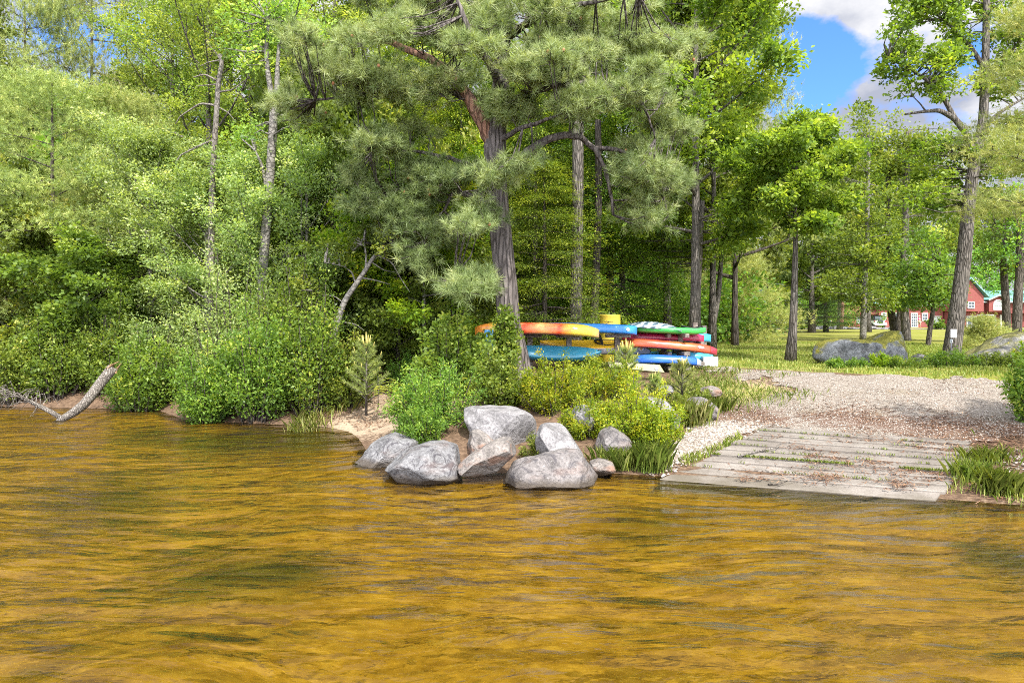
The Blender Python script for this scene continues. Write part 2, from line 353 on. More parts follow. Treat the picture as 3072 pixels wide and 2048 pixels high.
xs = np.unique(np.concatenate([np.arange(-14, 14.01, .12), -14 - np.geomspace(.15, 500, 45), 14 + np.geomspace(.15, 500, 45)]))
ys = np.unique(np.concatenate([np.arange(4, 22.01, .12), 22 + np.geomspace(.15, 900, 60), 4 - np.geomspace(.2, 60, 20)]))
gridmesh('ground', xs, ys, lambda x, y: inland(x, y) > -.2, gh, {'grass': a_grass, 'sand': a_sand}, M['ground'])
xd = np.arange(1.0, 13.2, .045); yd = np.arange(7.5, 17.2, .045)
gridmesh('gravel_drive', xd, yd, drive_mask, lambda x, y: gh(x, y) + .010 + .006 * vnoise(x, y, 9, 2), {'litter': lambda x, y: np.clip(soft(LITTER, x, y, .5) + .8 * soft(LITTER2, x, y, .4), 0, 1)}, M['gravel'])

# lakebed: golden sand with darker olive patches, ripple marks
t = NT('lakebed_sand'); oc = t.coord()
wp_ = t.warp(.30)
pa = t.noise(t.coord('Object', (.26, .55, 1), (0, 0, .1)), 1.0, 6, .58, .9)
st = t.noise(t.mapv(wp_, (1.1, 2.4, 1), (0, 0, .2)), 1.5, 4, .62, .9)
fs = t.noise(t.mapv(wp_, (4.0, 8, 1), (0, 0, .2)), 1.6, 3, .6, .6)
mxs = t.math('ADD', t.math('MULTIPLY', st, .55), t.math('MULTIPLY', fs, .45))
sd = t.ramp(mxs, [(.34, (.18, .11, .016)), (.5, (.37, .24, .034)), (.66, (.62, .44, .095))])
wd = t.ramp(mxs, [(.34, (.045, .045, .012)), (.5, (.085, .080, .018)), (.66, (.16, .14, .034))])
bc = t.mix(t.ramp(t.math('ADD', t.math('ADD', t.attr('olive_patch').outputs['Fac'], t.math('MULTIPLY', t.math('SUBTRACT', pa, .5), 1.3)), t.math('MULTIPLY', t.math('SUBTRACT', fs, .5), .5)), [(.25, 0.0), (.62, .92)]), sd, wd)
M['lakebed'] = t.done(t.prin(bc, .9, .1, t.bump(st, .5, .05)))
xl = np.unique(np.concatenate([np.arange(-14, 12, .15), -14 - np.geomspace(.3, 200, 25), 12 + np.geomspace(.3, 200, 25)]))
yl = np.unique(np.concatenate([np.arange(-4, 17, .15), -4 - np.geomspace(.3, 80, 18), np.arange(17, 30, 1.0)]))
def olive_patch(x, y):       # soft ellipses where the bed colour turns dark olive
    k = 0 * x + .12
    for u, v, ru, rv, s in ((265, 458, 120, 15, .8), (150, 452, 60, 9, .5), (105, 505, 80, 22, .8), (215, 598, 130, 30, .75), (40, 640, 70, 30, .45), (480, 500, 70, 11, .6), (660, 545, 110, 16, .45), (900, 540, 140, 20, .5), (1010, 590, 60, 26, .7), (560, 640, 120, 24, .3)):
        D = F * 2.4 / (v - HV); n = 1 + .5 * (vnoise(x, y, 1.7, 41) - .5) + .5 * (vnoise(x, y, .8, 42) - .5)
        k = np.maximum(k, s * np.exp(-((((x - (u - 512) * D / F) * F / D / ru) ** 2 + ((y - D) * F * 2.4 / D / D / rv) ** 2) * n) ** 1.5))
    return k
gridmesh('lakebed', xl, yl, lambda x, y: inland(x, y) < .3, lambda x, y: gh(x, y) - .012 - .1 * np.clip((inland(x, y) + .16) * 8, 0, 1), {'olive_patch': olive_patch}, M['lakebed'])

t = NT('lake_water'); wp_ = t.warp(.30)
w1 = t.noise(t.mapv(wp_, (.95, 2.2, 1), (0, 0, -.2)), 1.5, 2.6, .5, 1.0)
w2 = t.noise(t.mapv(wp_, (3.0, 7.0, 1), (0, 0, .25)), 2.2, 2.2, .5, .6)
w3 = t.noise(t.mapv(wp_, (.55, 1.4, 1), (0, 0, .3)), 1.4, 2, .5)
wh = t.math('ADD', t.math('ADD', t.math('MULTIPLY', w1, 1.0), t.math('MULTIPLY', w2, .16)), t.math('MULTIPLY', w3, 3.4))
nb = t.bump(wh, 1.0, .06); nb2 = t.bump(wh, 1.0, .05)
gl = t.n('ShaderNodeBsdfGlossy', Roughness=.15); t.set(gl.inputs['Normal'], nb)
tint = (.97, .89, .57, 1)
tr = t.n('ShaderNodeBsdfTransparent'); tr.inputs[0].default_value = tint
rf = t.n('ShaderNodeBsdfRefraction', IOR=1.25, Roughness=.0); rf.inputs['Color'].default_value = tint; t.set(rf.inputs['Normal'], nb2)
m1 = t.n('ShaderNodeMixShader'); m1.inputs[0].default_value = .55; t.t.links.new(tr.outputs[0], m1.inputs[1]); t.t.links.new(rf.outputs[0], m1.inputs[2])
fr = t.n('ShaderNodeFresnel', IOR=1.37); t.set(fr.inputs['Normal'], nb)
m2 = t.n('ShaderNodeMixShader'); t.t.links.new(fr.outputs[0], m2.inputs[0]); t.t.links.new(m1.outputs[0], m2.inputs[1]); t.t.links.new(gl.outputs[0], m2.inputs[2])
M['water'] = t.done(m2.outputs[0])
gridmesh('lake', np.linspace(-150, 150, 61), np.linspace(-60, 24, 43), lambda x, y: y < 40, lambda x, y: 0 * x, {}, M['water'])
# ------------------------------------------------------------------ foliage generators
def unit(a): return a / (np.linalg.norm(a, axis=-1, keepdims=True) + 1e-9)
def leaves(name, cen, axis, nrm, size, asp, v):
    """diamond leaves, folded along the midrib"""
    a = unit(axis); n = unit(nrm - a * np.sum(nrm * a, 1, keepdims=True)); b = np.cross(n, a)
    s = size[:, None]
    p0 = cen - a * s * .5; p1 = cen + b * s * asp * .5 + n * s * .10 - a * s * .05; p2 = cen + a * s * .5; p3 = cen - b * s * asp * .5 + n * s * .10 - a * s * .05
    V = np.stack([p0, p1, p2, p3], 1).reshape(-1, 3)
    return fastmesh(name, V, np.arange(len(V)), 4, {'v': v})
def needles(name, cen, dirs, rng, nn=36, ln=.14, wd=.006, spread=.75, stem=.09, v=None):
    """brush-like tufts of thin triangular needles round a shoot"""
    T = len(cen); d = unit(dirs)
    q = np.repeat(np.arange(T), nn)
    r = unit(rng.normal(size=(T * nn, 3)))
    nd = unit(d[q] * (1 - spread) * 1.6 + r * spread)
    b0 = cen[q] + d[q] * (rng.random((T * nn, 1)) - .5) * stem
    l = ln * rng.uniform(.7, 1.15, (T * nn, 1))
    side = unit(np.cross(nd, rng.normal(size=nd.shape))) * wd * .5
    V = np.stack([b0 - side, b0 + side, b0 + nd * l], 1).reshape(-1, 3)
    vv = (v[q] if v is not None else rng.random(T)[q]) * .7 + rng.random(T * nn) * .3
    return fastmesh(name, V, np.arange(len(V)), 3, {'v': vv})
def cluster_leaves(name, cl, dirs, rng, n, rc, ls, asp, up=.8, droop=.15, flat=.7, vbias=0.0, fill=1.0):
    k = len(cl); q = np.repeat(np.arange(k), n)
    off = rng.normal(size=(k * n, 3)); off = unit(off) * (rng.random((k * n, 1)) ** .5) * rc * rng.uniform(.6, 1.25, (k, 1))[q]
    off[:, 2] *= flat
    cen = cl[q] + off
    nrm = rng.normal(size=(k * n, 3)) * .75 + np.array([0, 0, up]) + unit(off) * .4
    ax = unit(off) * .8 + dirs[q] * .5 + rng.normal(size=(k * n, 3)) * .6; ax[:, 2] -= droop
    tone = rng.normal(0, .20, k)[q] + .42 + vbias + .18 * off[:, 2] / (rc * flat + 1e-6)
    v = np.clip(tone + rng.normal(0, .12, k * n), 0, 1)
    return leaves(name, cen, ax, nrm, (ls * rng.uniform(.8, 1.2, k))[q] * rng.uniform(.55, 1.3, k * n), asp, v)
def crownprof(shape, t):
    t = np.clip(t, 0, 1)
    return {'round': math.sqrt(max(0, 1 - (2 * t - .85) ** 2 * .95)), 'tall': (math.sin(math.pi * min(1, t * .92 + .12)) ** .6), 'cone': (1 - t) ** .8 + .05,
            'vase': .45 + .8 * t if t < .7 else max(.15, 1.0 - (t - .7) * 2.2), 'layer': (1 - t) ** .6 + .12}[shape]
def skeleton(rng, mb, H, r, z0, Rr, nl, up, shape, lean=(0, 0), wob=.02, ntw=5, path=None, twl=.42, thin=1.0):
    """trunk + limbs + twigs as tapered tubes; returns cluster points and directions"""
    if path is None:
        m = 9; ts = np.linspace(0, 1, m)
        pts = np.stack([lean[0] * ts ** 1.2 + np.cumsum(rng.normal(0, wob, m)) * H * .05, lean[1] * ts + np.cumsum(rng.normal(0, wob, m)) * H * .05, ts * H], 1); pts[0, :2] = 0
    else: pts = np.array(path, float); m = len(pts); ts = pts[:, 2] / H
    rad = r * (1 - .88 * ts ** .85) ; rad[0] = r * 1.35; pts[0, 2] -= .15
    mb.tube(pts, rad, 12)
    C, Dd = [], []
    def at(z): return np.array([np.interp(z, pts[:, 2], pts[:, k]) for k in range(3)])
    az = rng.random() * 6
    for i in range(nl):
        f = (i + .5) / nl; z = z0 + (H - z0) * (f ** .95) * .97
        az += 2.4 + rng.normal(0, .35)
        Lb = Rr * crownprof(shape, f) * rng.uniform(.75, 1.15)
        el = up * (.35 + .9 * f) + rng.normal(0, .12)
        p0 = at(z); d = np.array([math.cos(az) * math.cos(el), math.sin(az) * math.cos(el), math.sin(el)])
        ss = np.linspace(0, 1, 6); cv = rng.normal(0, .12, 3); cv[2] += .18 * up
        lp = p0 + d * (ss * Lb)[:, None] + cv * (ss ** 2 * Lb)[:, None]
        rb = np.interp(z, pts[:, 2], rad) * .55 * min(1, Lb / Rr + .2)
        mb.tube(lp, rb * (1 - .85 * ss), 6, False)
        for j in range(ntw):
            s = .3 + .7 * (j + rng.random()) / ntw; s = min(s, 1)
            q = np.array([np.interp(s, ss, lp[:, k]) for k in range(3)])
            a2 = az + (1 if j % 2 else -1) * rng.uniform(.3, 1.1); e2 = el + rng.normal(.15 * up, .3)
            d2 = np.array([math.cos(a2) * math.cos(e2), math.sin(a2) * math.cos(e2), math.sin(e2)])
            l2 = Lb * twl * rng.uniform(.5, 1.1) * (1.15 - s * .5)
            mb.tube([q, q + d2 * l2 * .55 + rng.normal(0, .03, 3), q + d2 * l2], [rb * .3 * thin, rb * .2 * thin, rb * .06 * thin], 4, False)
            C += [q + d2 * l2 * .55, q + d2 * l2]; Dd += [d2, d2]
        C.append(lp[-1]); Dd.append(d)
    C.append(pts[-1]); Dd.append(np.array([0, 0, 1.0]))
    return np.array(C), np.array(Dd)
def make_tree(name, label, cat, loc, H, r, z0, Rr, nl, shape, leaf, bark, seed, n=60, rc=.45, ls=.11, asp=.55, up=.7, lean=(0, 0), group=None, ntw=5, path=None, flat=.7, droop=.15, kind='leaf', wob=.02, extra=None, vb=0.0, twl=.42):
    rng = R(seed); mb = MB()
    C_, D_ = skeleton(rng, mb, H, r, z0, Rr, nl, up, shape, lean, wob, ntw, path, twl)
    root = empty(name, loc, label, cat, group)
    if extra: extra(mb)
    mb.build('trunk', bark, root)
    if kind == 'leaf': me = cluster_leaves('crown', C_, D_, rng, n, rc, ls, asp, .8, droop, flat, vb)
    elif kind == 'needle':
        k = len(C_); m = n; q = np.repeat(np.arange(k), m)
        cen = C_[q] + rng.normal(size=(k * m, 3)) * rc * np.array([1, 1, .45]); dr = D_[q] + rng.normal(size=(k * m, 3)) * .5 + np.array([0, 0, .45])
        tone = np.clip(rng.normal(.45 + vb, .2, k)[q] + rng.normal(0, .12, k * m), 0, 1)
        me = needles('crown', cen, dr, rng, 16, ls, ls * asp, .6, ls, tone)
    else:   # flat hemlock sprays: small flat leaves strung along drooping side twigs
        k = len(C_); m = n; q = np.repeat(np.arange(k), m)
        along = rng.random((k * m, 1)); sd = rng.normal(size=(k * m, 3)) * np.array([1, 1, .12]) * rc * .6
        dq = D_[q].copy(); dq[:, 2] -= .25
        cen = C_[q] + dq * (along - .4) * rc * 1.6 + sd; cen[:, 2] -= (np.linalg.norm(cen[:, :2] - C_[q][:, :2], axis=1)) ** 2 * .35
        ax = dq * .8 + unit(sd) * .8 + rng.normal(size=(k * m, 3)) * .25; ax[:, 2] -= .2
        nr = np.tile([0, 0, 1.0], (k * m, 1)) + rng.normal(size=(k * m, 3)) * .3
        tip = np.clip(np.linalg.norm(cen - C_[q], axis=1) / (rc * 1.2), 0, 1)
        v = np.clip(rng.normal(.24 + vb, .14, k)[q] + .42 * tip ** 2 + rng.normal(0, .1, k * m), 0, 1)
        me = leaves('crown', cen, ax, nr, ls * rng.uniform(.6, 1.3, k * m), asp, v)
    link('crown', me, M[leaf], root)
    return root
def children(o): return [c for c in bpy.data.objects if c.parent is o]
def copy_tree(src, loc, rz, sc, label, group=None, name=None):
    o = src.copy(); COL.objects.link(o); o.location = loc; o.rotation_euler = (0, 0, rz); o.scale = sc if not np.isscalar(sc) else (sc, sc, sc)
    o['label'] = label
    if group: o['group'] = group
    for ch in children(src):
        c = ch.copy(); COL.objects.link(c); c.parent = o
    return o
def shrub(name, label, u, D, wpx, hpx, leaf, seed, n=7000, ls=.06, asp=.5, depth=.8, group=None, stems=9, zoff=0, flat=1.0, cat='shrub', clus=.16, v0=None, vb=0.0, bark='darkbark', egg=1.0):
    rng = R(seed); b = base(u, D)
    w = wpx * D / F / 2; h = hpx * D / F; dp = w * depth
    ns = max(14, int(n / 260)); mb = MB(); root = empty(name, tuple(b + np.array([0, 0, zoff])), label, cat, group)
    cl_, dr_ = [], []
    for i in range(ns):                      # upright arching shoots of uneven length, leafy along their outer part
        a = rng.random() * 6.283; q = rng.random() ** .5
        hh = h * (1.05 - .45 * q * q) * (rng.uniform(.5, 1.1) if i % 5 else rng.uniform(1.0, 1.4)); ex = np.array([math.cos(a) * w * q * 1.05, math.sin(a) * dp * q * 1.05])
        s0 = np.array([ex[0] * .35, ex[1] * .35, -.1]); e = np.array([ex[0], ex[1], hh]); mid = np.array([ex[0] * .75, ex[1] * .75, hh * .55]) + rng.normal(0, .04, 3) * h
        tt = np.linspace(0, 1, 6)[:, None]; pth = (1 - tt) ** 2 * s0 + 2 * tt * (1 - tt) * mid + tt ** 2 * e
        mb.tube(pth, np.linspace(.016, .004, 6) * max(.5, h) ** .5, 4, False)
        for s in (.28, .45, .58, .7, .8, .9, 1.0):
            p = np.array([np.interp(s, tt[:, 0], pth[:, k]) for k in range(3)]) + rng.normal(0, .05, 3) * np.array([w, dp, h * .5]) ; p[2] = max(p[2], .04 * h)
            cl_.append(p); dr_.append(unit(np.array([ex[0], ex[1], .5 * h + .1])[None])[0])
    cl_ = np.array(cl_); mb.build('stems', M[bark], root)
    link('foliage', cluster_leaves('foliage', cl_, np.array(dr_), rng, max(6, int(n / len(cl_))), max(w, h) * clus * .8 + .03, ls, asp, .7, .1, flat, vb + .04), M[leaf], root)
    return root
def px_path(pts, D0, loc):
    """trunk path through picture columns/rows at (mostly) one distance, as local points"""
    out = []
    for p in pts:
        D = D0 + (p[2] if len(p) > 2 else 0); out.append(P(p[0], p[1], D) - np.array(loc))
    return out
# ------------------------------------------------------------------ the big red pine in the middle
def red_pine():
    rng = R(11); D0 = 13.5; b = base(520, D0)
    root = empty('red_pine', tuple(b), 'tall red pine with thick furrowed trunk and long tufted needles behind the boulder pile', 'pine tree')
    b = np.array(b); L_ = lambda pts: np.array(px_path(pts, D0, b))
    mb = MB()
    tr = L_([(520, 384), (519, 377), (515, 352), (509, 325), (506, 285), (502, 245), (499, 215), (497, 187), (495.5, 165), (495, 146), (498, 120), (501, 80), (503, 30), (504, -40), (506, -120)])
    mb.tube(tr, [.30, .27, .245, .23, .222, .218, .212, .21, .215, .22, .17, .165, .15, .12, .06], 20)
    # shallow vertical plates of bark as real relief
    for i, (x, y, z) in enumerate(mb.v):
        a_ = math.atan2(y - np.interp(z, tr[:, 2], tr[:, 1]), x - np.interp(z, tr[:, 2], tr[:, 0]))
        k = .018 * noise.noise((a_ * 2.6, z * .9, 3)) + .012 * noise.noise((a_ * 7, z * 2.2, 8)) + .05 * max(0, .35 - z) * math.sin(a_ * 4 + 1)
        mb.v[i] = (x + math.cos(a_) * k, y + math.sin(a_) * k, z)
    mb.build('trunk', M['pinebark'], root)
    limbs = [([(495, 150), (488, 132), (480, 116), (471, 101), (459, 84, .2), (444, 68, .6), (420, 54, .9), (385, 40, 1.1), (345, 32, 1.2)], .17),
             ([(471, 101), (452, 92, .3), (425, 88, .5), (390, 90, .4), (350, 95, .2), (315, 100, 0)], .075),
             ([(503, 171), (515, 163, -.2), (530, 151, -.4), (547, 139, -.5), (564, 134.5, -.5), (580, 136, -.4), (594, 148, -.3), (604, 165, -.2), (610, 190, -.1), (613, 215, 0)], .10),
             ([(594, 148, -.3), (620, 150, -.2), (645, 165, 0), (662, 185, .2), (668, 215, .3)], .05),
             ([(498, 192), (475, 190.5, -.3)], .045),
             ([(500, 205), (480, 200, .4), (455, 190, .7), (425, 185, .8), (395, 190, .8), (372, 200, .7)], .075),
             ([(455, 190, .7), (440, 215, .6), (425, 240, .5)], .04), ([(500, 180), (478, 168, .4), (450, 158, .8), (415, 150, 1), (375, 148, 1)], .07),
             ([(502, 110), (525, 95, -.7), (555, 85, -1), (590, 82, -1.1), (625, 88, -1)], .09), ([(503, 70), (530, 55, .6), (570, 42, .9), (615, 40, 1), (655, 48, 1)], .09),
             ([(502, 90), (485, 55, -.9), (474, 38, -1), (462, 12, -1), (455, -10, -1)], .09), ([(503, 40), (540, 15, -.9), (585, 2, -1.2), (640, -5, -1.2)], .08),
             ([(625, 88, -1), (645, 110, -.9), (655, 140, -.7)], .04), ([(503, 20), (470, 0, .7), (420, -8, 1), (370, -5, 1)], .08),
             ([(512, 300), (490, 285, -.4), (470, 275, -.5), (455, 270, -.5)], .03), ([(500, 140), (520, 128, -.8), (548, 118, -1.1), (572, 112, -1.2)], .06)]
    allp = []
    for pts, r0 in limbs:
        q = L_(pts); s = np.linspace(0, 1, len(q)); lm = MB()
        for _ in range(1):
            ss = np.linspace(0, 1, len(q) * 3); q2 = np.stack([np.interp(ss, s, q[:, k]) for k in range(3)], 1) + rng.normal(0, .012, (len(ss), 3)); q2[0] = q[0]
        lm.tube(q2, r0 * (1 - .72 * ss), 9)
        lm.build('limb', M['redbark'] if r0 == .17 else M['pinebark'], root); allp.append(q2)
    allp = np.concatenate(allp + [tr[9:]])
    regs = [(340, 55, 62, 50, 34, -.4), (315, 105, 40, 40, 18, 0), (405, 45, 55, 45, 34, -.6), (395, 110, 50, 32, 26, .3), (455, 30, 45, 40, 26, -.5), (478, 92, 30, 22, 9, .9),
            (520, 92, 32, 36, 24, -1.1), (535, 45, 45, 40, 28, -.6), (565, 88, 44, 32, 30, -1.0), (600, 50, 50, 42, 34, -.4), (650, 40, 38, 40, 26, .4), (640, 100, 40, 36, 30, -.7),
            (660, 150, 26, 40, 24, 0), (664, 205, 26, 36, 22, .2), (635, 215, 16, 22, 8, .1), (425, 185, 46, 34, 34, .7), (385, 180, 34, 34, 22, .8), (430, 235, 40, 34, 30, .4), (470, 265, 20, 28, 14, -.6),
            (480, 215, 20, 16, 8, -.3), (508, 172, 18, 9, 9, -.5), (370, 140, 30, 22, 16, .9), (560, 5, 80, 25, 30, -.6), (400, 0, 80, 22, 26, .2), (630, 178, 20, 26, 10, 0)]
    cen, dr, tone, tw = [], [], [], MB()
    for (u, v, ru, rv, n, dd) in regs:
        nb_ = max(2, int(n / 5)); bc_ = []
        for _ in range(nb_):
            a_ = rng.random() * 6.283; rr = rng.random() ** .5; bc_.append((u + ru * rr * math.cos(a_), v + rv * rr * math.sin(a_), D0 + dd + rng.normal(0, .6)))
        for i_ in range(int(n * 1.4)):
            bu, bv, bd = bc_[i_ % nb_]
            c = P(bu + rng.normal(0, 9), bv + rng.normal(0, 5.5), bd + rng.normal(0, .18)) - b
            j = np.argmin(np.linalg.norm(allp - c, axis=1)); q = allp[j]; ds = np.linalg.norm(q - c)
            if ds > 2.4: continue
            mid = (q + c) / 2 + np.array([0, 0, -.12 * ds]) + rng.normal(0, .05, 3)
            tw.tube([q, mid, c], [.018, .012, .006], 4, False)
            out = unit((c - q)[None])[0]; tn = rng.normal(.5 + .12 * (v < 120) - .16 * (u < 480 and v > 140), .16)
            for _k in range(9):
                f = rng.normal(size=3); f[2] = f[2] * .6; o = f * np.array([.16, .16, .12])
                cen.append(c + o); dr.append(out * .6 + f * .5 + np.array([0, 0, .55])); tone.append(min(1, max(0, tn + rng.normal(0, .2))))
                if _k % 3 == 0: tw.tube([c - out * .1, c + o], [.006, .004], 3, False)
    tw.build('twigs', M['pinebark'], root)
    cen = np.array(cen); dr = np.array(dr)
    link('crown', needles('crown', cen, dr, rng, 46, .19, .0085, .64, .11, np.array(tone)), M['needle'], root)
    cone = None
    for i in rng.choice(len(cen), 46, replace=False):
        if cone is None:
            cb = MB(); cb.lathe([(.004, -.035), (.024, -.02), (.030, 0), (.022, .022), (.005, .038)], 8); cone = cb.mesh('pine_cone'); cone.materials.append(plain('brown_cones', (.30, .13, .06), .8))
        o = link('pine_cone', cone, None, root, tuple(cen[i] + rng.normal(0, .05, 3) + np.array([0, -.08, 0])))
    return root
red_pine()

# ------------------------------------------------------------------ other trees: one of each kind, then copies
def place(u, D, **k): return tuple(base(u, D))
def cp(src, u, D, sc, rz, label, group=None): return copy_tree(src, tuple(base(u, D)), rz, sc, label, group)
ash = make_tree('ash_tree', 'tall airy light-green ash behind the grey snag, at the forest edge', 'tree', place(208, 22), 15, .17, 2.2, 2.9, 34, 'tall', 'ash', M['bark'], 21, 95, .52, .105, .42, .8, ntw=5)
alder = make_tree('alder_tree', 'grey-green alder with small dense leaves above the fallen log', 'tree', place(150, 17.6), 6.0, .09, .5, 2.1, 30, 'tall', 'alder', M['palebark'], 22, 95, .40, .08, .5, 1.0, ntw=5)
maple = make_tree('maple_tree', 'bright yellow-green maple low at the far left shore', 'tree', place(25, 17.6), 3.9, .07, .4, 1.9, 24, 'round', 'maple', M['bark'], 23, 95, .40, .105, .75, .7, ntw=5)
tmap = make_tree('maple_tree', 'tall mid-green maple rising behind the twin grey trunks', 'tree', place(300, 24), 16, .2, 3.0, 3.4, 34, 'tall', 'maple', M['bark'], 24, 100, .62, .13, .7, .8, ntw=5)
hem = make_tree('hemlock_tree', 'tall dark feathery hemlock right of the big pine trunk, behind the small bright one', 'hemlock', place(536, 21.8), 9.5, .14, .6, 2.3, 44, 'cone', 'hemlock', M['darkbark'], 25, 100, .5, .085, .34, .05, ntw=5, kind='spray', twl=.5)
wpine = make_tree('white_pine', 'shaggy white pine with layered plumes and dark trunk near the left edge', 'pine tree', place(52, 18.6), 8.0, .12, 1.4, 2.5, 30, 'layer', 'wneedle', M['darkbark'], 26, 17, .30, .13, .075, .25, ntw=6, kind='needle', twl=.5)
oak = make_tree('oak_tree', 'large dense green oak just right of the big pine, filling the top centre', 'oak tree', place(694, 20.5), 15.5, .17, 3.2, 3.15, 36, 'tall', 'oak', M['bark'], 27, 110, .62, .15, .6, .6, ntw=6, vb=.06)

FG = 'broadleaf trees at the forest edge'
for a_ in [(ash, 250, 23.5, (1, 1, 1.05), 1.0, 'tall light-green ash whose crown tops out above the twin grey trunks', FG), (ash, 335, 21, (.95, .95, .9), 2.3, 'light-green ash between the twin grey trunks and the big pine', FG),
           (ash, 172, 27, (1.1, 1.1, 1.0), 4.0, 'light-green ash behind the white pine, right of the upper left patch of sky', FG),
           (alder, 208, 17.0, (1.0, 1.0, .80), 1.2, 'grey-green alder in front of the foot of the grey snag', FG), (alder, 258, 16.6, (1, 1, .86), 2.6, 'grey-green alder right of the snag, over the dark shore shrubs', FG),
           (alder, 305, 16.4, (.95, .95, .88), 4.1, 'grey-green alder left of the leaning grey trunk', FG),
           (alder, 180, 19.5, (1.15, 1.15, .98), .4, 'tallest grey-green alder, rising behind its two neighbours above the log', FG),
           (maple, 88, 17.0, (.95, .95, .82), 1.3, 'yellow-green maple bush left of the fallen log', FG), (maple, 335, 17.6, (1, 1, 1.7), 2.2, 'bright maple beside the leaning grey trunk', FG),
           (maple, 388, 17.8, (1, 1, 1.4), 3.9, 'bright maple right of the leaning trunk, in front of dark hemlocks', FG), (maple, 452, 17.6, (.9, .9, 1.3), 5.0, 'bright maple at the shaded gap, left of the big pine trunk', FG), (maple, 398, 16.3, (.8, .8, .85), 2.9, 'small maple above the shaded gap behind the sandy path', FG), (maple, -12, 19.5, (1.1, 1.1, 1.3), .7, 'maple cut by the left picture edge', FG),
           (tmap, 380, 24, (.9, .9, 1), 1.7, 'tall maple behind the left half of the big pine crown', FG), (tmap, 440, 27, (1, 1, 1.05), 3.1, 'tall maple seen through the big pine crown', FG), (tmap, 230, 30, (1.1, 1.1, 1.15), 4.4, 'tall maple behind the light ashes', FG),
           (tmap, 60, 31, (1, 1, .68), 5.2, 'maple below the upper left patch of sky', FG), (tmap, -25, 27, (1, 1, .86), 2.7, 'tall maple at the upper left corner', FG),
           (tmap, 530, 30, (1, 1, 1.1), .3, 'tall maple behind the hemlocks, over the kayak racks', FG), (tmap, 610, 29, (1, 1, 1.0), 2.0, 'tall maple behind the oak, over the yellow drum', FG),
           (hem, 425, 18.4, (.95, .95, .62), 1.1, 'low dark hemlock over the shaded gap left of the big pine', 'hemlocks behind the kayak racks'), (hem, 462, 21.5, (1.0, 1.0, .9), 2.4, 'hemlock close behind the big pine, on its left', 'hemlocks behind the kayak racks'),
           (hem, 573, 23.5, (1.1, 1.1, 1.1), 3.7, 'hemlock behind the long orange kayak', 'hemlocks behind the kayak racks'), (hem, 622, 25, (1.15, 1.15, 1.0), 5.0, 'hemlock behind the yellow drum', 'hemlocks behind the kayak racks'),
           (hem, 545, 19.6, (.72, .72, .62), 1.9, 'small bright-tipped hemlock nearest the kayaks, right of the big pine trunk', 'hemlocks behind the kayak racks'), (hem, 500, 24, (1.2, 1.2, 1.2), .6, 'tallest hemlock, behind the big pine trunk', 'hemlocks behind the kayak racks'), (hem, 395, 22, (1.2, 1.2, 1.05), 4.3, 'hemlock behind the leaning grey trunk', 'hemlocks behind the kayak racks'),
           (wpine, 130, 19.5, (.8, .8, .95), 2.0, 'smaller white pine between the layered white pine and the alders', 'white pines'), (wpine, 24, 27, (1.2, 1.2, 1.95), 5.6, 'tall white pine at the far upper left, sky showing through its plumes', 'white pines'), (wpine, -20, 21, (1.1, 1.1, 1.0), 3.3, 'white pine at the left edge', 'white pines'),
           (wpine, 92, 31, (1.2, 1.2, 2.45), .9, 'tallest white pine, its bare branches crossing the sky at the top left', 'white pines'), (oak, 712, 25.5, (.85, .85, .93), 1.3, 'oak behind the large dense one, its edge against the blue sky', 'oaks'), (oak, 668, 27, (1, 1, 1.02), 4.2, 'oak behind the right side of the big pine crown', 'oaks'),
           (ash, 215, 25.5, (1.1, 1.1, 1.1), 5.1, 'light-green ash behind the snag', FG), (ash, 295, 26, (1.1, 1.1, 1.1), .3, 'light-green ash right behind the twin grey trunks', FG), (wpine, 735, 30, (1.2, 1.2, 1.95), 4.6, 'white pine whose branch tips poke out against the sky right of the oak', 'white pines')]: cp(*a_)
for o_ in [o for o in bpy.data.objects if o.get('group') == 'dark conifers at the back of the lawn']: pass
beech = make_tree('beech_tree', 'bright yellow-green beech at the shaded gap, under the lower left boughs of the big pine', 'tree', place(424, 16.0), 5.3, .06, 1.0, 1.9, 26, 'round', 'yellowleaf', M['palebark'], 28, 75, .36, .10, .6, .5)
oakt = cp(oak, 106, 24.5, (.55, .55, .62), 2.9, 'small dark oak against the sky at the upper left', 'oaks')

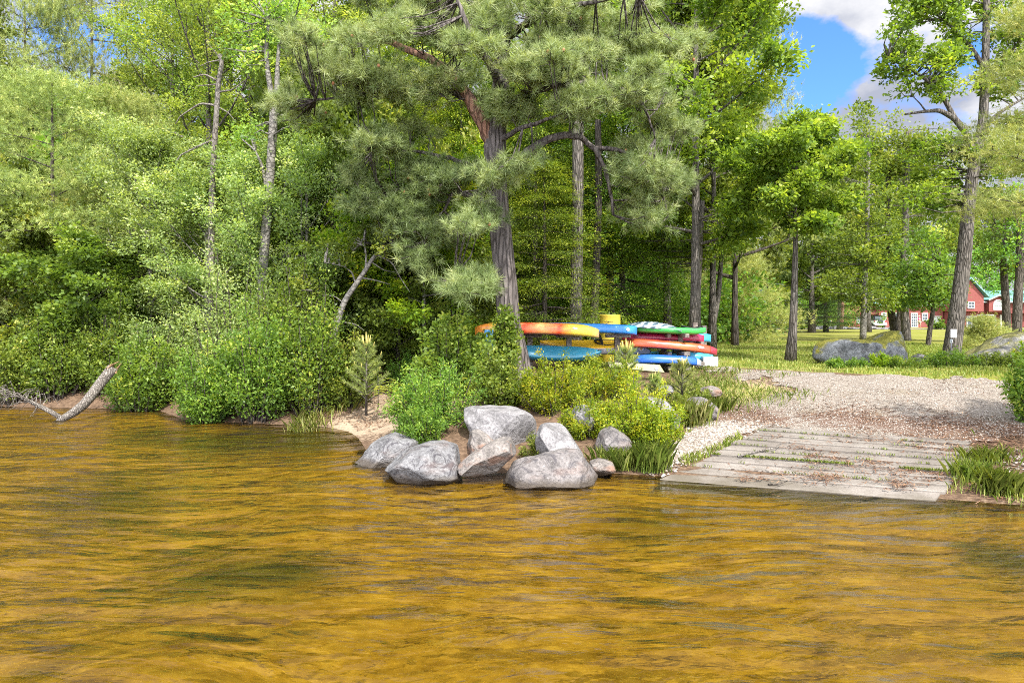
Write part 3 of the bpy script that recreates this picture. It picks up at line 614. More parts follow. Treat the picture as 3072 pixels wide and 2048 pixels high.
# the twin poplar trunk, the bare snag, the leaning trunk
def px_tree(name, label, cat, u, D, trunks, bark, leaf=None, seed=1, cl=(), n=70, ls=.1, rc=.5, asp=.5, group=None, branches=True):
    rng = R(seed); b = base(u, D); root = empty(name, tuple(b), label, cat, group); mb = MB()
    ends = []
    for pts, r0, r1 in trunks:
        q = np.array(px_path(pts, D, b)); s = np.linspace(0, 1, len(q)); ss = np.linspace(0, 1, len(q) * 4)
        q2 = np.stack([np.interp(ss, s, q[:, k]) for k in range(3)], 1)
        q2[1:-1] = .25 * q2[:-2] + .5 * q2[1:-1] + .25 * q2[2:]
        mb.tube(q2, r0 + (r1 - r0) * ss, 10); ends.append(q2)
    allq = np.concatenate(ends)
    if len(cl):
        C_, D_ = [], []
        for (cu, cv, ru, rv, k, dd) in cl:
            for _ in range(k):
                a_ = rng.random() * 6.283; rr = rng.random() ** .5
                c = P(cu + ru * rr * math.cos(a_), cv + rv * rr * math.sin(a_), D + dd + rng.normal(0, .6)) - b
                low = allq[allq[:, 2] < c[2] + .1] if (allq[:, 2] < c[2] + .1).any() else allq
                q = low[np.argmin(np.linalg.norm(low - c, axis=1))]
                if branches and np.linalg.norm(q - c) < 2.6: mb.tube([q, (q * .5 + c * .5) + rng.normal(0, .08, 3), c], [.028, .018, .006], 4, False)
                C_.append(c); D_.append(unit((c - q)[None])[0])
        link('crown', cluster_leaves('crown', np.array(C_), np.array(D_), rng, n, rc, ls, asp, .8, .15, .75), M[leaf], root)
    mb.build('trunk', bark, root); return root
px_tree('poplar_tree', 'pale twin-stemmed poplar trunk forking high in the left forest', 'tree', 268, 15.9,
        [([(262, 330), (263, 260, 0), (267, 215), (271, 160), (273, 125), (274, 105)], .115, .09), ([(273.5, 108), (271, 92), (268, 74), (266, 50), (268, 20)], .075, .04), ([(274, 106), (277, 92), (277, 74), (279, 45)], .08, .04), ([(267, 190), (262, 165), (255, 150)], .05, .02)],
        M['palebark'], 'ash', 31, [(255, 40, 40, 35, 22, .3), (290, 30, 35, 35, 20, .4), (272, 0, 45, 20, 14, 0), (300, 110, 16, 16, 6, .5), (245, 120, 16, 22, 6, .6)], 80, .1, .45)
px_tree('dead_tree', 'bare grey snag with broken side branches standing among the light leaves', 'dead tree', 212, 16.3,
        [([(211, 330), (211, 240), (212, 190), (213, 165), (216, 120), (218, 85), (222, 62), (220, 54)], .085, .045), ([(216, 80), (205, 74), (193, 77)], .03, .012), ([(216, 92), (232, 90), (250, 76)], .028, .01), ([(215, 105), (200, 103), (180, 116), (175, 124)], .03, .008),
         ([(213, 140), (198, 146), (180, 155), (176, 162)], .032, .008), ([(217, 84), (206, 85), (196, 86)], .02, .008), ([(219, 60), (208, 62), (200, 66)], .02, .006), ([(220, 58), (232, 57), (246, 52)], .02, .006), ([(222, 62), (214, 50), (208, 44)], .02, .006), ([(214, 105), (228, 112), (236, 122)], .02, .006)], M['deadwood'], None, 32)
px_tree('leaning_tree', 'slender grey leaning trunk with thin bare branches over the shore shrubs', 'tree', 330, 14.6,
        [([(328, 362), (334, 335), (340, 312), (346, 298), (355, 285), (364, 272), (370, 262), (376, 254)], .075, .04), ([(366, 270), (366, 255), (364, 240)], .03, .012), ([(356, 284), (352, 272), (344, 266), (325, 262)], .02, .006), ([(360, 277), (376, 280), (390, 284)], .018, .005),
         ([(376, 254), (392, 262), (402, 280), (410, 292)], .02, .005), ([(376, 254), (386, 246), (394, 240)], .025, .008), ([(344, 303), (335, 296), (322, 294)], .015, .005), ([(345, 322), (356, 324), (364, 330)], .015, .005), ([(372, 262), (384, 270), (396, 272)], .014, .004)],
        M['palebark'], 'maple', 33, [(372, 240, 26, 14, 14, .2), (340, 250, 22, 12, 10, .3), (395, 240, 20, 14, 8, .3)], 60, .085, .3)
for i_, (u_, v0_, v1_, lab) in enumerate([(305, 352, 312, 'thin pale stem rising through the shrubs left of the leaning trunk'), (307, 348, 290, 'thin grey sapling stem nearest the leaning trunk'), (322, 330, 284, 'pale sapling stem in the shade behind the leaning trunk')]):
    px_tree('sapling', lab, 'sapling', u_, 15.2 + i_ * .5, [([(u_, 372), (u_ + 1, v0_), (u_ + 2, (v0_ + v1_) / 2), (u_ + 1, v1_), (u_ + 4, v1_ - 30)], .035, .012)], M['palebark'], 'maple', 40 + i_, [(u_, v1_ - 30, 14, 16, 8, 0)], 50, .085, .28, group='thin saplings on the left shore')
# trunks seen behind the racks and lawn
px_tree('pine_tree', 'straight grey pine trunk behind the yellow drum', 'pine tree', 575, 20, [([(575, 345), (576, 300), (577, 240), (578, 180), (578, 120), (578, 40)], .20, .15)], M['bark'], 'needle', 51, [(585, 60, 30, 40, 10, .5)], 40, .12, .5, group='trunks behind the kayak racks')
px_tree('pine_tree', 'thinner dark trunk just right of the straight pine behind the drum', 'pine tree', 594, 21.5, [([(592, 345), (595, 300), (597, 250), (599, 190), (598, 120)], .14, .10)], M['darkbark'], 'darkleaf', 52, [(600, 190, 26, 30, 12, .4)], 50, .12, .5, group='trunks behind the kayak racks')
px_tree('maple_tree', 'grey maple trunk above the right end of the green kayak', 'tree', 697, 23, [([(697, 345), (696, 310), (697, 280), (699, 250), (701, 200)], .16, .12)], M['bark'], 'oak', 53, [(690, 240, 45, 26, 26, .6), (730, 225, 30, 26, 18, .5), (650, 250, 36, 24, 20, .8)], 80, .13, .5, group='trunks behind the kayak racks')
px_tree('maple_tree', 'slim tilted trunk between the green kayak and the pale pine bush', 'tree', 712, 27, [([(711, 340), (713, 322), (716, 308), (719, 290), (722, 250)], .15, .08)], M['bark'], 'maple', 54, [(725, 240, 24, 20, 10, 0)], 60, .13, .5, group='trunks behind the kayak racks')

# lawn trees on the right
t1 = base(790, 18.9)
make_tree('oak_tree', 'slender oak with straight ridged trunk on the lawn, left of the mossy boulder', 'oak tree', tuple(t1), 6.2, .135, 3.6, 1.6, 24, 'round', 'oak', M['bark'], 61, 95, .42, .13, .6, .55, path=np.array(px_path([(790, 361), (793, 330), (794.5, 290), (795.5, 250), (796, 215), (793, 190), (796, 175), (798, 150)], 18.9, t1)), ntw=6, vb=.08)
def oak2_extra(mb):
    b = base(951, 20.7)
    for pts, r0, r1 in [([(975, 160), (972, 135), (960, 118), (944, 110), (926, 111), (905, 114)], .12, .03), ([(926, 111), (921, 104), (913, 96)], .03, .012), ([(960, 118), (948, 100), (932, 82), (915, 70), (890, 58)], .08, .02), ([(982, 128), (1000, 112), (1015, 103), (1035, 92)], .07, .02), ([(985, 80), (1000, 58), (1020, 40)], .08, .02), ([(986, 70), (970, 45), (950, 25), (930, 10)], .08, .02)]:
        q = np.array(px_path(pts, 20.7, b)); mb.tube(q, np.linspace(r0, r1, len(q)), 7)
t2 = base(951, 20.7)
px_tree('oak_tree', 'tall oak with thick leaning trunk that carries a white sign, right of the mossy boulder', 'oak tree', 951, 20.7,
        [([(950, 362), (953, 345), (957, 315), (961, 285), (965, 250), (968, 215), (972, 180), (977, 150), (983, 125), (985, 90), (986, 50), (987, -10)], .265, .09),
         ([(975, 165), (968, 135), (955, 118), (940, 110), (926, 111), (905, 114)], .13, .025), ([(926, 111), (921, 104), (913, 96)], .03, .012), ([(955, 118), (944, 98), (930, 82), (912, 70), (888, 58)], .08, .02), ([(983, 128), (1000, 112), (1015, 103), (1035, 92)], .07, .02), ([(985, 85), (1000, 60), (1020, 42), (1040, 30)], .08, .02), ([(986, 70), (970, 45), (950, 25), (930, 8)], .08, .02)],
        M['bark'], 'oak', 62, [(925, 35, 40, 42, 40, 0), (905, 65, 28, 26, 16, .2), (945, 75, 30, 28, 20, -.3), (985, 30, 40, 36, 32, .2), (1000, 75, 26, 26, 18, .4), (1030, 30, 25, 40, 22, 0), (960, 0, 70, 18, 26, .2), (960, 155, 60, 18, 34, .5), (1000, 170, 26, 20, 16, .3), (940, 190, 36, 24, 22, .7), (1012, 125, 12, 10, 4, 0)], 75, .15, .38, .5)
px_tree('birch_tree', 'slim grey birch trunk directly behind the mossy boulder', 'birch tree', 864, 36, [([(863, 340), (864, 310), (865, 280), (867, 240), (868, 190), (869, 140)], .17, .08)], M['palebark'], 'maple', 63, [(862, 190, 34, 40, 40, 0), (850, 250, 30, 22, 22, .5), (880, 240, 24, 26, 18, -.5), (868, 125, 20, 22, 14, 0), (848, 284, 30, 13, 18, 0), (868, 297, 24, 7, 14, 0)], 75, .19, .8)
px_tree('maple_tree', 'leaning dark trunk behind the right half of the mossy boulder', 'tree', 895, 38, [([(897, 341), (893, 322), (890, 300), (888, 280), (887, 230), (889, 160)], .22, .13)], M['darkbark'], 'oak', 64, [(890, 180, 40, 50, 50, 0), (885, 255, 34, 24, 26, -.4), (880, 287, 36, 12, 24, 0), (893, 299, 20, 5, 12, -1)], 75, .2, .8)
px_tree('oak_tree', 'dark trunk in shade, left of the grey trunk behind the boulder', 'oak tree', 898, 44, [([(899, 334), (901, 310), (901, 280), (902, 240), (904, 180)], .25, .15)], M['darkbark'], 'oak', 65, [(915, 190, 46, 46, 50, 0), (915, 250, 36, 20, 26, -.4)], 75, .22, .9)
px_tree('oak_tree', 'straight grey trunk behind the right end of the mossy boulder', 'oak tree', 905, 37, [([(907, 342), (905, 315), (904, 280), (905, 250), (907, 180), (908, 130)], .24, .14)], M['bark'], 'maple', 66, [(925, 160, 36, 40, 36, 0), (945, 230, 32, 36, 36, .5), (900, 140, 26, 26, 18, 0), (922, 287, 34, 11, 24, 0), (920, 298, 26, 6, 18, 0)], 75, .2, .8)
px_tree('cherry_tree', 'thin dark bent sapling with dense drooping leaves between boulder and sign tree', 'tree', 927, 30, [([(926, 365), (928, 348), (930, 330), (934, 305), (937, 290), (940, 262)], .13, .06), ([(929, 357), (938, 348), (946, 343), (955, 339)], .05, .02), ([(934, 306), (944, 297), (952, 290)], .05, .02)], M['darkbark'], 'darkleaf', 67, [(922, 270, 30, 20, 26, 0), (944, 282, 22, 20, 22, 0), (905, 280, 18, 14, 12, 0), (930, 245, 28, 16, 16, 0), (942, 296, 14, 8, 12, 0), (915, 297, 18, 6, 12, 0)], 60, .17, .6)
px_tree('maple_tree', 'dark trunk near the right edge, in front of the red house', 'tree', 1006, 34, [([(1007, 330), (1006, 300), (1004, 270), (1003, 240)], .20, .15)], M['darkbark'], 'darkleaf', 68, [(1003, 255, 24, 18, 16, 0), (1000, 222, 26, 24, 18, .3)], 60, .17, .7, group='dark trunks before the house')
px_tree('maple_tree', 'dark trunk at the right edge, rightmost before the red house', 'tree', 1017, 33, [([(1017, 335), (1018, 300), (1020, 270), (1021, 230)], .22, .17)], M['darkbark'], 'darkleaf', 69, [(1022, 250, 16, 20, 12, 0), (1030, 210, 24, 30, 16, .3)], 60, .17, .7, group='dark trunks before the house')
BG = 'broad trees at the back of the lawn'
bgm = make_tree('maple_tree', 'full green maple at the back of the lawn, left of the slender oak', 'tree', place(752, 52), 14, .25, 2.2, 4.4, 34, 'tall', 'maple', M['bark'], 71, 85, .85, .24, .7, .8, group=BG)
for a_ in [(bgm, 812, 60, (1.1, 1.1, 1.12), 1.1, 'full maple between the slender oak and the birch, far back', BG), (bgm, 868, 64, (1.1, 1.1, 1.18), 2.3, 'rounded maple behind the birch, topping out under the cloud', BG), (bgm, 925, 128, (1.7, 1.7, 1.9), 3.5, 'maple behind the drooping sapling', BG),
           (bgm, 985, 135, (1.7, 1.7, 1.9), 4.6, 'maple rising behind the sign oak', BG), (bgm, 1045, 130, (1.6, 1.6, 1.7), 5.5, 'maple behind the right edge pine', BG), (bgm, 700, 48, (.9, .9, .8), .5, 'maple behind the pale pine bush', BG), (bgm, 840, 82, (1.2, 1.2, 1.3), .2, 'farthest maple, its top showing between birch and slender oak', BG),
           (hem, 792, 62, (1.7, 1.7, 1.15), 2.9, 'dark spreading conifer behind the slender oak', 'dark conifers at the back of the lawn'), (hem, 826, 66, (1.6, 1.6, 1.05), .8, 'dark conifer left of the birch', 'dark conifers at the back of the lawn'), (hem, 764, 58, (1.4, 1.4, 1.1), 5.1, 'dark conifer behind the utility pole', 'dark conifers at the back of the lawn')]: cp(*a_)
px_tree('maple_tree', 'rust-barked slim tree with reddish lower branches left of the red house', 'tree', 841, 75, [([(842, 326), (843, 300), (844, 275)], .2, .1)], M['redbark'], 'maple', 72, [(842, 270, 14, 16, 14, 0)], 60, .25, 1.0)
spruce_mesh = None
for o_ in [o for o in bpy.data.objects if o.get('group') == 'dark conifers at the back of the lawn']:
    for c_ in children(o_):
        if c_.name.startswith('crown'):
            if spruce_mesh is None: spruce_mesh = c_.data.copy(); spruce_mesh.materials[0] = M['spruce']
            c_.data = spruce_mesh
# pines at the lawn
make_tree('pine_bush', 'pale soft young white pine on the lawn, beyond the right end of the racks', 'pine tree', place(732, 36), 4.6, .10, .15, 2.9, 30, 'layer', 'wneedle', M['darkbark'], 73, 17, .38, .2, .07, .15, ntw=6, kind='needle', vb=.2)
make_tree('pine_tree', 'white pine just outside the right edge, its soft boughs hanging into the picture', 'pine tree', place(1078, 15), 8.6, .14, 2.9, 2.3, 30, 'layer', 'wneedle', M['darkbark'], 74, 20, .30, .13, .07, .1, ntw=6, kind='needle', vb=.12)
make_tree('pine_sapling', 'pale little pine right of the sign oak', 'pine tree', place(985, 22), 1.15, .03, .08, .8, 16, 'cone', 'wneedle', M['darkbark'], 75, 14, .18, .1, .07, .3, ntw=4, kind='needle', vb=.2)
# far wood behind everything, one mass
rng = R(90); CC, DD = [], []
for i in range(95):
    a_ = rng.uniform(-1.05, .30) if i < 62 else rng.uniform(.30, 1.0); dist = rng.uniform(34, 48) if i < 62 else rng.uniform(125, 160)
    if a_ > .05 and i < 62: dist = rng.uniform(55, 95)
    x, y = dist * math.sin(a_), dist * math.cos(a_); hgt = rng.uniform(13, 17) if i < 62 else rng.uniform(13, 18)
    if -.72 < a_ < -.5 : hgt *= .62
    m = 130; p = unit(rng.normal(size=(m, 3))) * (rng.random((m, 1)) ** .33) * np.array([3.6, 3.6, hgt * .52]) * (1 if dist < 60 else 1.5) ; p[:, 2] *= 1 if dist < 60 else .68
    CC.append(p + np.array([x, y, .9 + hgt * .5])); DD.append(unit(p))
for i in range(70):      # understorey of the wood
    a_ = rng.uniform(-1.05, .33); dist = rng.uniform(27, 44); x, y = dist * math.sin(a_), dist * math.cos(a_)
    if i > 50: a_ = rng.uniform(.33, .46); dist = rng.uniform(96, 120); x, y = dist * math.sin(a_), dist * math.cos(a_)
    if i <= 50 and a_ > 0: dist = rng.uniform(33, 44); x, y = dist * math.sin(a_), dist * math.cos(a_)
    k_ = 1 if i <= 50 else 2.2
    p = unit(rng.normal(size=(60, 3))) * (rng.random((60, 1)) ** .33) * np.array([2.4, 2.0, 2.2]) * k_; CC.append(p + np.array([x, y, .9 + 1.6 * k_])); DD.append(unit(p))
CC = np.concatenate(CC); DD = np.concatenate(DD)
nf_ = 95 * 130
o = link('undergrowth', cluster_leaves('undergrowth', CC[nf_:], DD[nf_:], rng, 40, .8, .22, .6, .8, .15, .8), M['darkleaf']); tag(o, kind='stuff')
o = link('forest', cluster_leaves('forest', CC[:nf_], DD[:nf_], rng, 20, 1.0, .42, .6, .8, .15, .8), M['darkleaf']); tag(o, kind='stuff')
# ------------------------------------------------------------------ boulders
def rockmat(name, c, pink=.0, moss=0.0, dark=.5, wet=True):
    t = NT(name); oc = t.coord()
    n1 = t.noise(oc, 2.2, 6, .65, .8); n2 = t.noise(oc, 26, 5, .7); n3 = t.noise(oc, 4.5, 6, .68, 2.2)
    b = t.ramp(n1, [(.32, tuple(x * .38 for x in c)), (.46, c), (.58, tuple(min(.8, x * 1.3) for x in c)), (.72, tuple(min(.8, x * 1.75) for x in c))])
    b = t.mix(t.ramp(n2, [(.35, .65), (.55, 0.0)]), b, tuple(x * .33 for x in c))
    b = t.mix(t.ramp(n2, [(.62, 0.0), (.75, .7)]), b, (.46, .45, .44))
    vc = t.n('ShaderNodeTexVoronoi', feature='DISTANCE_TO_EDGE', Scale=1.5); t.set(vc.inputs['Vector'], t.mix(.35, oc, t.n('ShaderNodeTexNoise', Scale=3.0).outputs[1]))
    ck = t.ramp(vc.outputs['Distance'], [(0, 0.0), (.012, .35), (.03, 1.0)])
    b = t.mix(t.ramp(n3, [(.52, 0.0), (.60, dark)]), b, (.05, .046, .052))
    if pink: b = t.mix(t.ramp(t.noise(t.coord('Object', (1, 1, 3)), 2.6, 4), [(.5, 0.0), (.65, pink)]), b, (.24, .135, .09))
    nz = t.n('ShaderNodeSeparateXYZ'); geo = t.n('ShaderNodeNewGeometry'); t.set(nz.inputs[0], geo.outputs['Normal'])
    if moss:
        k = t.math('ADD', t.math('MULTIPLY', nz.outputs[2], .55), t.math('MULTIPLY', t.math('SUBTRACT', t.noise(oc, 1.6, 4), .5), 1.6))
        b = t.mix(t.ramp(k, [(.27, 0.0), (.42, moss)]), b, t.ramp(n2, [(.35, (.05, .06, .008)), (.55, (.17, .16, .016)), (.7, (.34, .27, .03))]))
    if wet:   # tide stain just above the water
        ps = t.n('ShaderNodeSeparateXYZ'); t.set(ps.inputs[0], geo.outputs['Position'])
        wf = t.ramp(t.math('ADD', ps.outputs[2], t.math('MULTIPLY', t.math('SUBTRACT', n3, .5), .12)), [(.05, .85), (.12, 0.0)])
        b = t.mix(wf, b, (.07, .055, .04))
    return t.done(t.prin(b, .85, .25, t.bump(t.math('ADD', t.math('ADD', t.math('MULTIPLY', n2, .6), n3), t.math('MULTIPLY', ck, .22)), .8, .05)))
def boulder(name, label, outline, D, depth, mat, seed, planes=(), rough=.035, group='boulders in the pile at the water edge', pw=.74, cat='boulder'):
    """outline: picture columns/rows of the silhouette; depth: half thickness in metres; real 3D body with facets"""
    ol = np.array([P(u, v, D) for u, v in outline]); c = ol.mean(0)
    q = np.concatenate([np.linspace(a, b, 14, endpoint=False) for a, b in zip(ol, np.roll(ol, -1, 0))]) - c
    th = np.arctan2(q[:, 2], q[:, 0]); rr = np.hypot(q[:, 0], q[:, 2]); o = np.argsort(th); th = th[o]; rr = rr[o]
    rr = np.convolve(np.concatenate([rr[-3:], rr, rr[:3]]), [.06, .12, .2, .24, .2, .12, .06], 'valid')
    nt_, nf = 84, 42; mb = MB(); vs = []
    mx_ = rr.max()
    for i in range(nf + 1):
        ph = -math.pi / 2 + math.pi * i / nf
        for k in range(nt_):
            a = -math.pi + 2 * math.pi * k / nt_
            r = np.interp(a, th, rr, period=2 * math.pi); cp_ = abs(math.cos(ph)) ** pw
            vs.append([r * cp_ * math.cos(a), math.copysign(abs(math.sin(ph)) ** .9, ph) * depth, r * cp_ * math.sin(a)])
    vs = np.array(vs)
    pr = R(seed + 50); ex = list(planes)
    for _ in range(13):     # a few more broken facets
        n = pr.normal(size=3); n[1] = -abs(n[1]) * .8; n /= np.linalg.norm(n); ex.append((*n, float((vs @ n).max()) * pr.uniform(.72, .92)))
    for (nx, ny, nz, off) in ex:
        n = np.array([nx, ny, nz], float); n /= np.linalg.norm(n)
        e = (vs @ n) - off; m = e > 0; vs[m] -= np.outer(e[m] * .93, n)
    sd = Vector((seed * 3.7, seed * 1.3, seed * 2.1))
    for i, p in enumerate(vs):
        w = Vector(p) / mx_
        k = noise.noise(w * 2.2 + sd) * 1.1 + noise.noise(w * 5 + sd) * .5 + noise.noise(w * 11 + sd) * .30 + noise.noise(w * 23 + sd) * .16 - .7 * abs(noise.noise(w * 3.4 - sd))
        vs[i] = p + p / (np.linalg.norm(p) + 1e-6) * k * rough * mx_
    fs = [(i * nt_ + k, i * nt_ + (k + 1) % nt_, (i + 1) * nt_ + (k + 1) % nt_, (i + 1) * nt_ + k) for i in range(nf) for k in range(nt_)]
    mb.add(vs, fs); me = mb.mesh(name); bm = bmesh.new(); bm.from_mesh(me); bmesh.ops.remove_doubles(bm, verts=bm.verts, dist=.0008); bmesh.ops.recalc_face_normals(bm, faces=bm.faces); bm.to_mesh(me); bm.free()
    o_ = link(name, me, mat, None, tuple(c)); return tag(o_, label, cat, group)
rA = rockmat('granite_pale', (.21, .20, .198), 0, 0, .35); rB = rockmat('granite_lichen', (.165, .162, .163), .15, 0, .85); rC = rockmat('granite_banded', (.20, .178, .16), .8, 0, .5)
rD = rockmat('granite_coarse', (.165, .15, .143), .2, 0, .7); rM = rockmat('granite_mossy', (.13, .138, .148), 0, .95, .5, False); rL = rockmat('ledge_mossy', (.27, .26, .245), 0, .8, .4, False)
boulder('boulder', 'big pale wedge-shaped boulder on top of the pile, flat topped with a bright slanted face', [(461, 408), (466, 404), (490, 403), (512, 405), (530, 413), (540, 424), (538, 436), (532, 452), (527, 464), (518, 462), (500, 456), (484, 449), (471, 436), (464, 421)], 9.9, .55, rA, 1,
        [(-.35, -.75, .55, .24), (.55, -.75, -.35, .20), (-.75, -.6, -.25, .36), (0, -.1, 1, .30)], .022)
boulder('boulder', 'small brownish boulder wedged under the left of the big top boulder', [(468, 432), (476, 428), (486, 434), (502, 446), (498, 462), (478, 462), (467, 456), (466, 444)], 9.55, .3, rC, 2, [(-.3, -.8, .4, .2)], .03)
boulder('boulder', 'low dark lichened boulder at the left end of the pile, lying in the water', [(349, 470), (352, 464), (363, 454), (374, 437), (384, 433), (395, 432), (403, 437), (414, 438), (420, 446), (419, 462), (410, 472), (380, 478), (352, 480)], 9.7, .42, rB, 3, [(-.5, -.7, .5, .3)], .05)
boulder('boulder', 'broad rounded grey boulder with dark lichen patches, left front of the pile', [(384, 470), (389, 461), (402, 450), (424, 443), (444, 441), (460, 446), (468, 458), (470, 478), (458, 488), (430, 494), (402, 488), (386, 480)], 8.75, .55, rB, 4, [(-.2, -.7, .7, .42)], .025)
boulder('boulder', 'tilted brown-banded slab boulder leaning between the two front boulders', [(456, 468), (462, 460), (482, 448), (504, 435), (513, 436), (519, 447), (518, 456), (508, 466), (490, 473), (472, 475), (460, 474)], 8.55, .42, rC, 5, [(-.3, -.55, .8, .17), (.25, -.8, -.55, .17)], .018)
boulder('boulder', 'coarse rough pinkish wedge boulder at the right front of the pile', [(500, 479), (503, 469), (512, 461), (540, 455), (566, 449), (579, 449), (589, 460), (600, 472), (604, 479), (590, 488), (540, 490), (506, 488)], 8.45, .42, rD, 6, [(0, -.8, .6, .22), (.7, -.6, .2, .42)], .045)
boulder('boulder', 'round pale boulder behind the coarse wedge boulder', [(534, 440), (538, 426), (548, 422), (560, 423), (572, 432), (582, 446), (584, 462), (560, 470), (540, 466)], 9.35, .45, rA, 7, [(-.1, -.7, .7, .3)], .025)
boulder('boulder', 'grey dome boulder among yellow-green shrubs, right of the pile', [(594, 448), (600, 432), (606, 425), (614, 424), (624, 430), (631, 440), (631, 456), (618, 470), (600, 466)], 9.5, .35, rD, 8, [(-.2, -.7, .6, .25)], .03)
boulder('boulder', 'flat pale stone at the waterline beside the grass clumps', [(590, 462), (600, 459), (612, 461), (617, 467), (614, 473), (600, 475), (590, 472)], 8.9, .3, rC, 9, (), .02)
boulder('boulder', 'small pale boulder peeping out of the yellow-green shrub', [(570, 412), (576, 406), (586, 404), (594, 409), (597, 420), (590, 432), (574, 430)], 10.2, .25, rA, 10, (), .03)
boulder('boulder', 'smooth grey boulder on the bank behind the shrubs, nearest the gravel', [(634, 404), (640, 398), (652, 396), (664, 399), (674, 407), (680, 416), (678, 428), (660, 432), (640, 424)], 11.4, .42, rA, 11, (), .025, 'boulders on the bank')
boulder('boulder', 'greyish boulder in the grass at the edge of the gravel drive', [(684, 404), (692, 397), (704, 396), (714, 401), (719, 410), (716, 420), (700, 422), (686, 416)], 12.2, .36, rD, 12, (), .03, 'boulders on the bank')
boulder('boulder', 'small half-buried stone above the bank boulders', [(655, 388), (662, 384), (672, 385), (676, 391), (668, 397), (657, 396)], 13.2, .2, rA, 13, (), .03, 'boulders on the bank')
boulder('boulder', 'pale flat stone in the grass beside the gravel', [(700, 388), (712, 385), (722, 388), (724, 394), (712, 397), (702, 395)], 13.6, .25, rC, 14, (), .02, 'boulders on the bank')
boulder('boulder', 'large mossy boulder on the lawn, grey on its right and brown-green on top', [(814, 358), (816, 347), (822, 340), (840, 338), (858, 339), (872, 341), (884, 335), (894, 330), (903, 330), (909, 338), (912, 347), (914, 356), (914, 366), (890, 370), (840, 368), (818, 366)], 17.6, .85, rM, 15, [(.35, -.85, .4, .55)], .03, None)
boulder('boulder', 'sloping ledge of pale rock with yellow-brown moss at the right edge', [(962, 362), (975, 352), (990, 345), (1004, 336), (1020, 332), (1045, 330), (1062, 338), (1072, 352), (1070, 368), (1010, 372), (970, 369)], 17.2, .9, rL, 16, [(-.3, -.75, .6, .55)], .03, None)
boulder('boulder', 'small pale rock poking from the lawn right of the mossy boulder', [(914, 356), (920, 353), (928, 357), (932, 362), (922, 365), (914, 363)], 18.3, .3, rA, 17, (), .03, None)
for i_, (u_, v_, w_, D_, lab) in enumerate([(905, 384 - 3, 0, 0, '')][:0]): pass
# ------------------------------------------------------------------ boat ramp of ribbed concrete planks
Lf = [G(766, 425.5, .03), G(665, 478.5, .03)]; Rt = [G(976, 440, .03), G(942, 499, .03)]
mb = MB(); NP = 10; rng = R(5)
for i in range(NP + 1):
    a0, a1 = i / NP, (i + .93) / NP
    if i == NP - 1: a1 = 1.02
    l0, l1 = Lf[0] + (Lf[1] - Lf[0]) * a0, Lf[0] + (Lf[1] - Lf[0]) * a1
    r0, r1 = Rt[0] + (Rt[1] - Rt[0]) * a0, Rt[0] + (Rt[1] - Rt[0]) * a1
    if i == NP:      # the last plank has slid under the water
        a0, a1 = 1.035, 1.14; l0, l1 = Lf[0] + (Lf[1] - Lf[0]) * a0, Lf[0] + (Lf[1] - Lf[0]) * a1; r0, r1 = Rt[0] + (Rt[1] - Rt[0]) * a0, Rt[0] + (Rt[1] - Rt[0]) * a1
        l0[2] = r0[2] = .022; l1[2] = r1[2] = -.075; r0[2] -= .012
    jl, jr = rng.normal(0, .03), rng.normal(0, .04); dx = unit((r0 - l0)[None])[0]
    l0, l1, r0, r1 = l0 + dx * jl, l1 + dx * jl, r0 + dx * jr, r1 + dx * jr
    zo = rng.normal(0, .006); rows = []
    nr = 12
    prof = [(0, -.12), (0, -.008), (.03, 0)]
    for k in range(nr):
        c0 = .06 + .88 * k / nr; w = .88 / nr
        prof += [(c0, 0), (c0 + w * .3, -.014), (c0 + w * .62, -.014), (c0 + w * .72, 0)]
    prof += [(.97, 0), (1, -.008), (1, -.12)]
    V = []
    nseg = 14
    for s in np.linspace(0, 1, nseg):
        for (q, z) in prof:
            p = (l0 * (1 - s) + r0 * s) * (1 - q) + (l1 * (1 - s) + r1 * s) * q; V.append((p[0], p[1], p[2] + z + zo + .022 * (q - .5) + .004 * math.sin(s * 9 + i)))
    m = len(prof); Fs = [(s * m + k, s * m + k + 1, (s + 1) * m + k + 1, (s + 1) * m + k) for s in range(nseg - 1) for k in range(m - 1)] + [tuple(range(m)), tuple((nseg - 1) * m + k for k in range(m))[::-1]]
    mb.add(V, Fs, rng.random())
t = NT('weathered_concrete'); oc = t.coord()
n1 = t.noise(oc, 1.6, 6, .6); n2 = t.noise(oc, 45, 4, .7)
cc_ = t.ramp(n1, [(.3, (.125, .107, .088)), (.5, (.185, .164, .140)), (.7, (.255, .229, .20))])
cc_ = t.mix(t.ramp(n2, [(.4, .4), (.55, 0.0)]), cc_, (.09, .075, .06)); cc_ = t.mix(t.math('MULTIPLY', t.attr('v').outputs['Fac'], .28), cc_, (.13, .11, .095))
geo = t.n('ShaderNodeNewGeometry'); ps = t.n('ShaderNodeSeparateXYZ'); t.set(ps.inputs[0], geo.outputs['Position'])
cc_ = t.mix(t.ramp(t.math('ADD', ps.outputs[2], t.math('MULTIPLY', t.math('SUBTRACT', n1, .5), .10)), [(.0, .8), (.035, 0.0)]), cc_, (.10, .085, .06))
M['concrete'] = t.done(t.prin(cc_, .85, .25, t.bump(n2, .35, .006)))
o = mb.build('boat_ramp', M['concrete'], smooth=False); tag(o, 'grey boat ramp of ribbed concrete planks running down into the water', 'boat ramp')
M['wood'] = barkmat('weathered_timber', (.13, .11, .09), (.24, .205, .18), (.36, .325, .29), 4, 22, .3)
def stick(label, pts, r0, r1, mat='deadwood', name='stick', group=None):
    mb = MB(); q = np.array(pts); mb.tube(q, np.linspace(r0, r1, len(q)), 7); tag(mb.build(name, M[mat]), label, 'stick', group)
stick('pale curved stick lying across the upper left of the ramp', [G(738, 456, .07), G(760, 450, .075), G(777, 447, .08), G(781, 443, .09)], .014, .007)
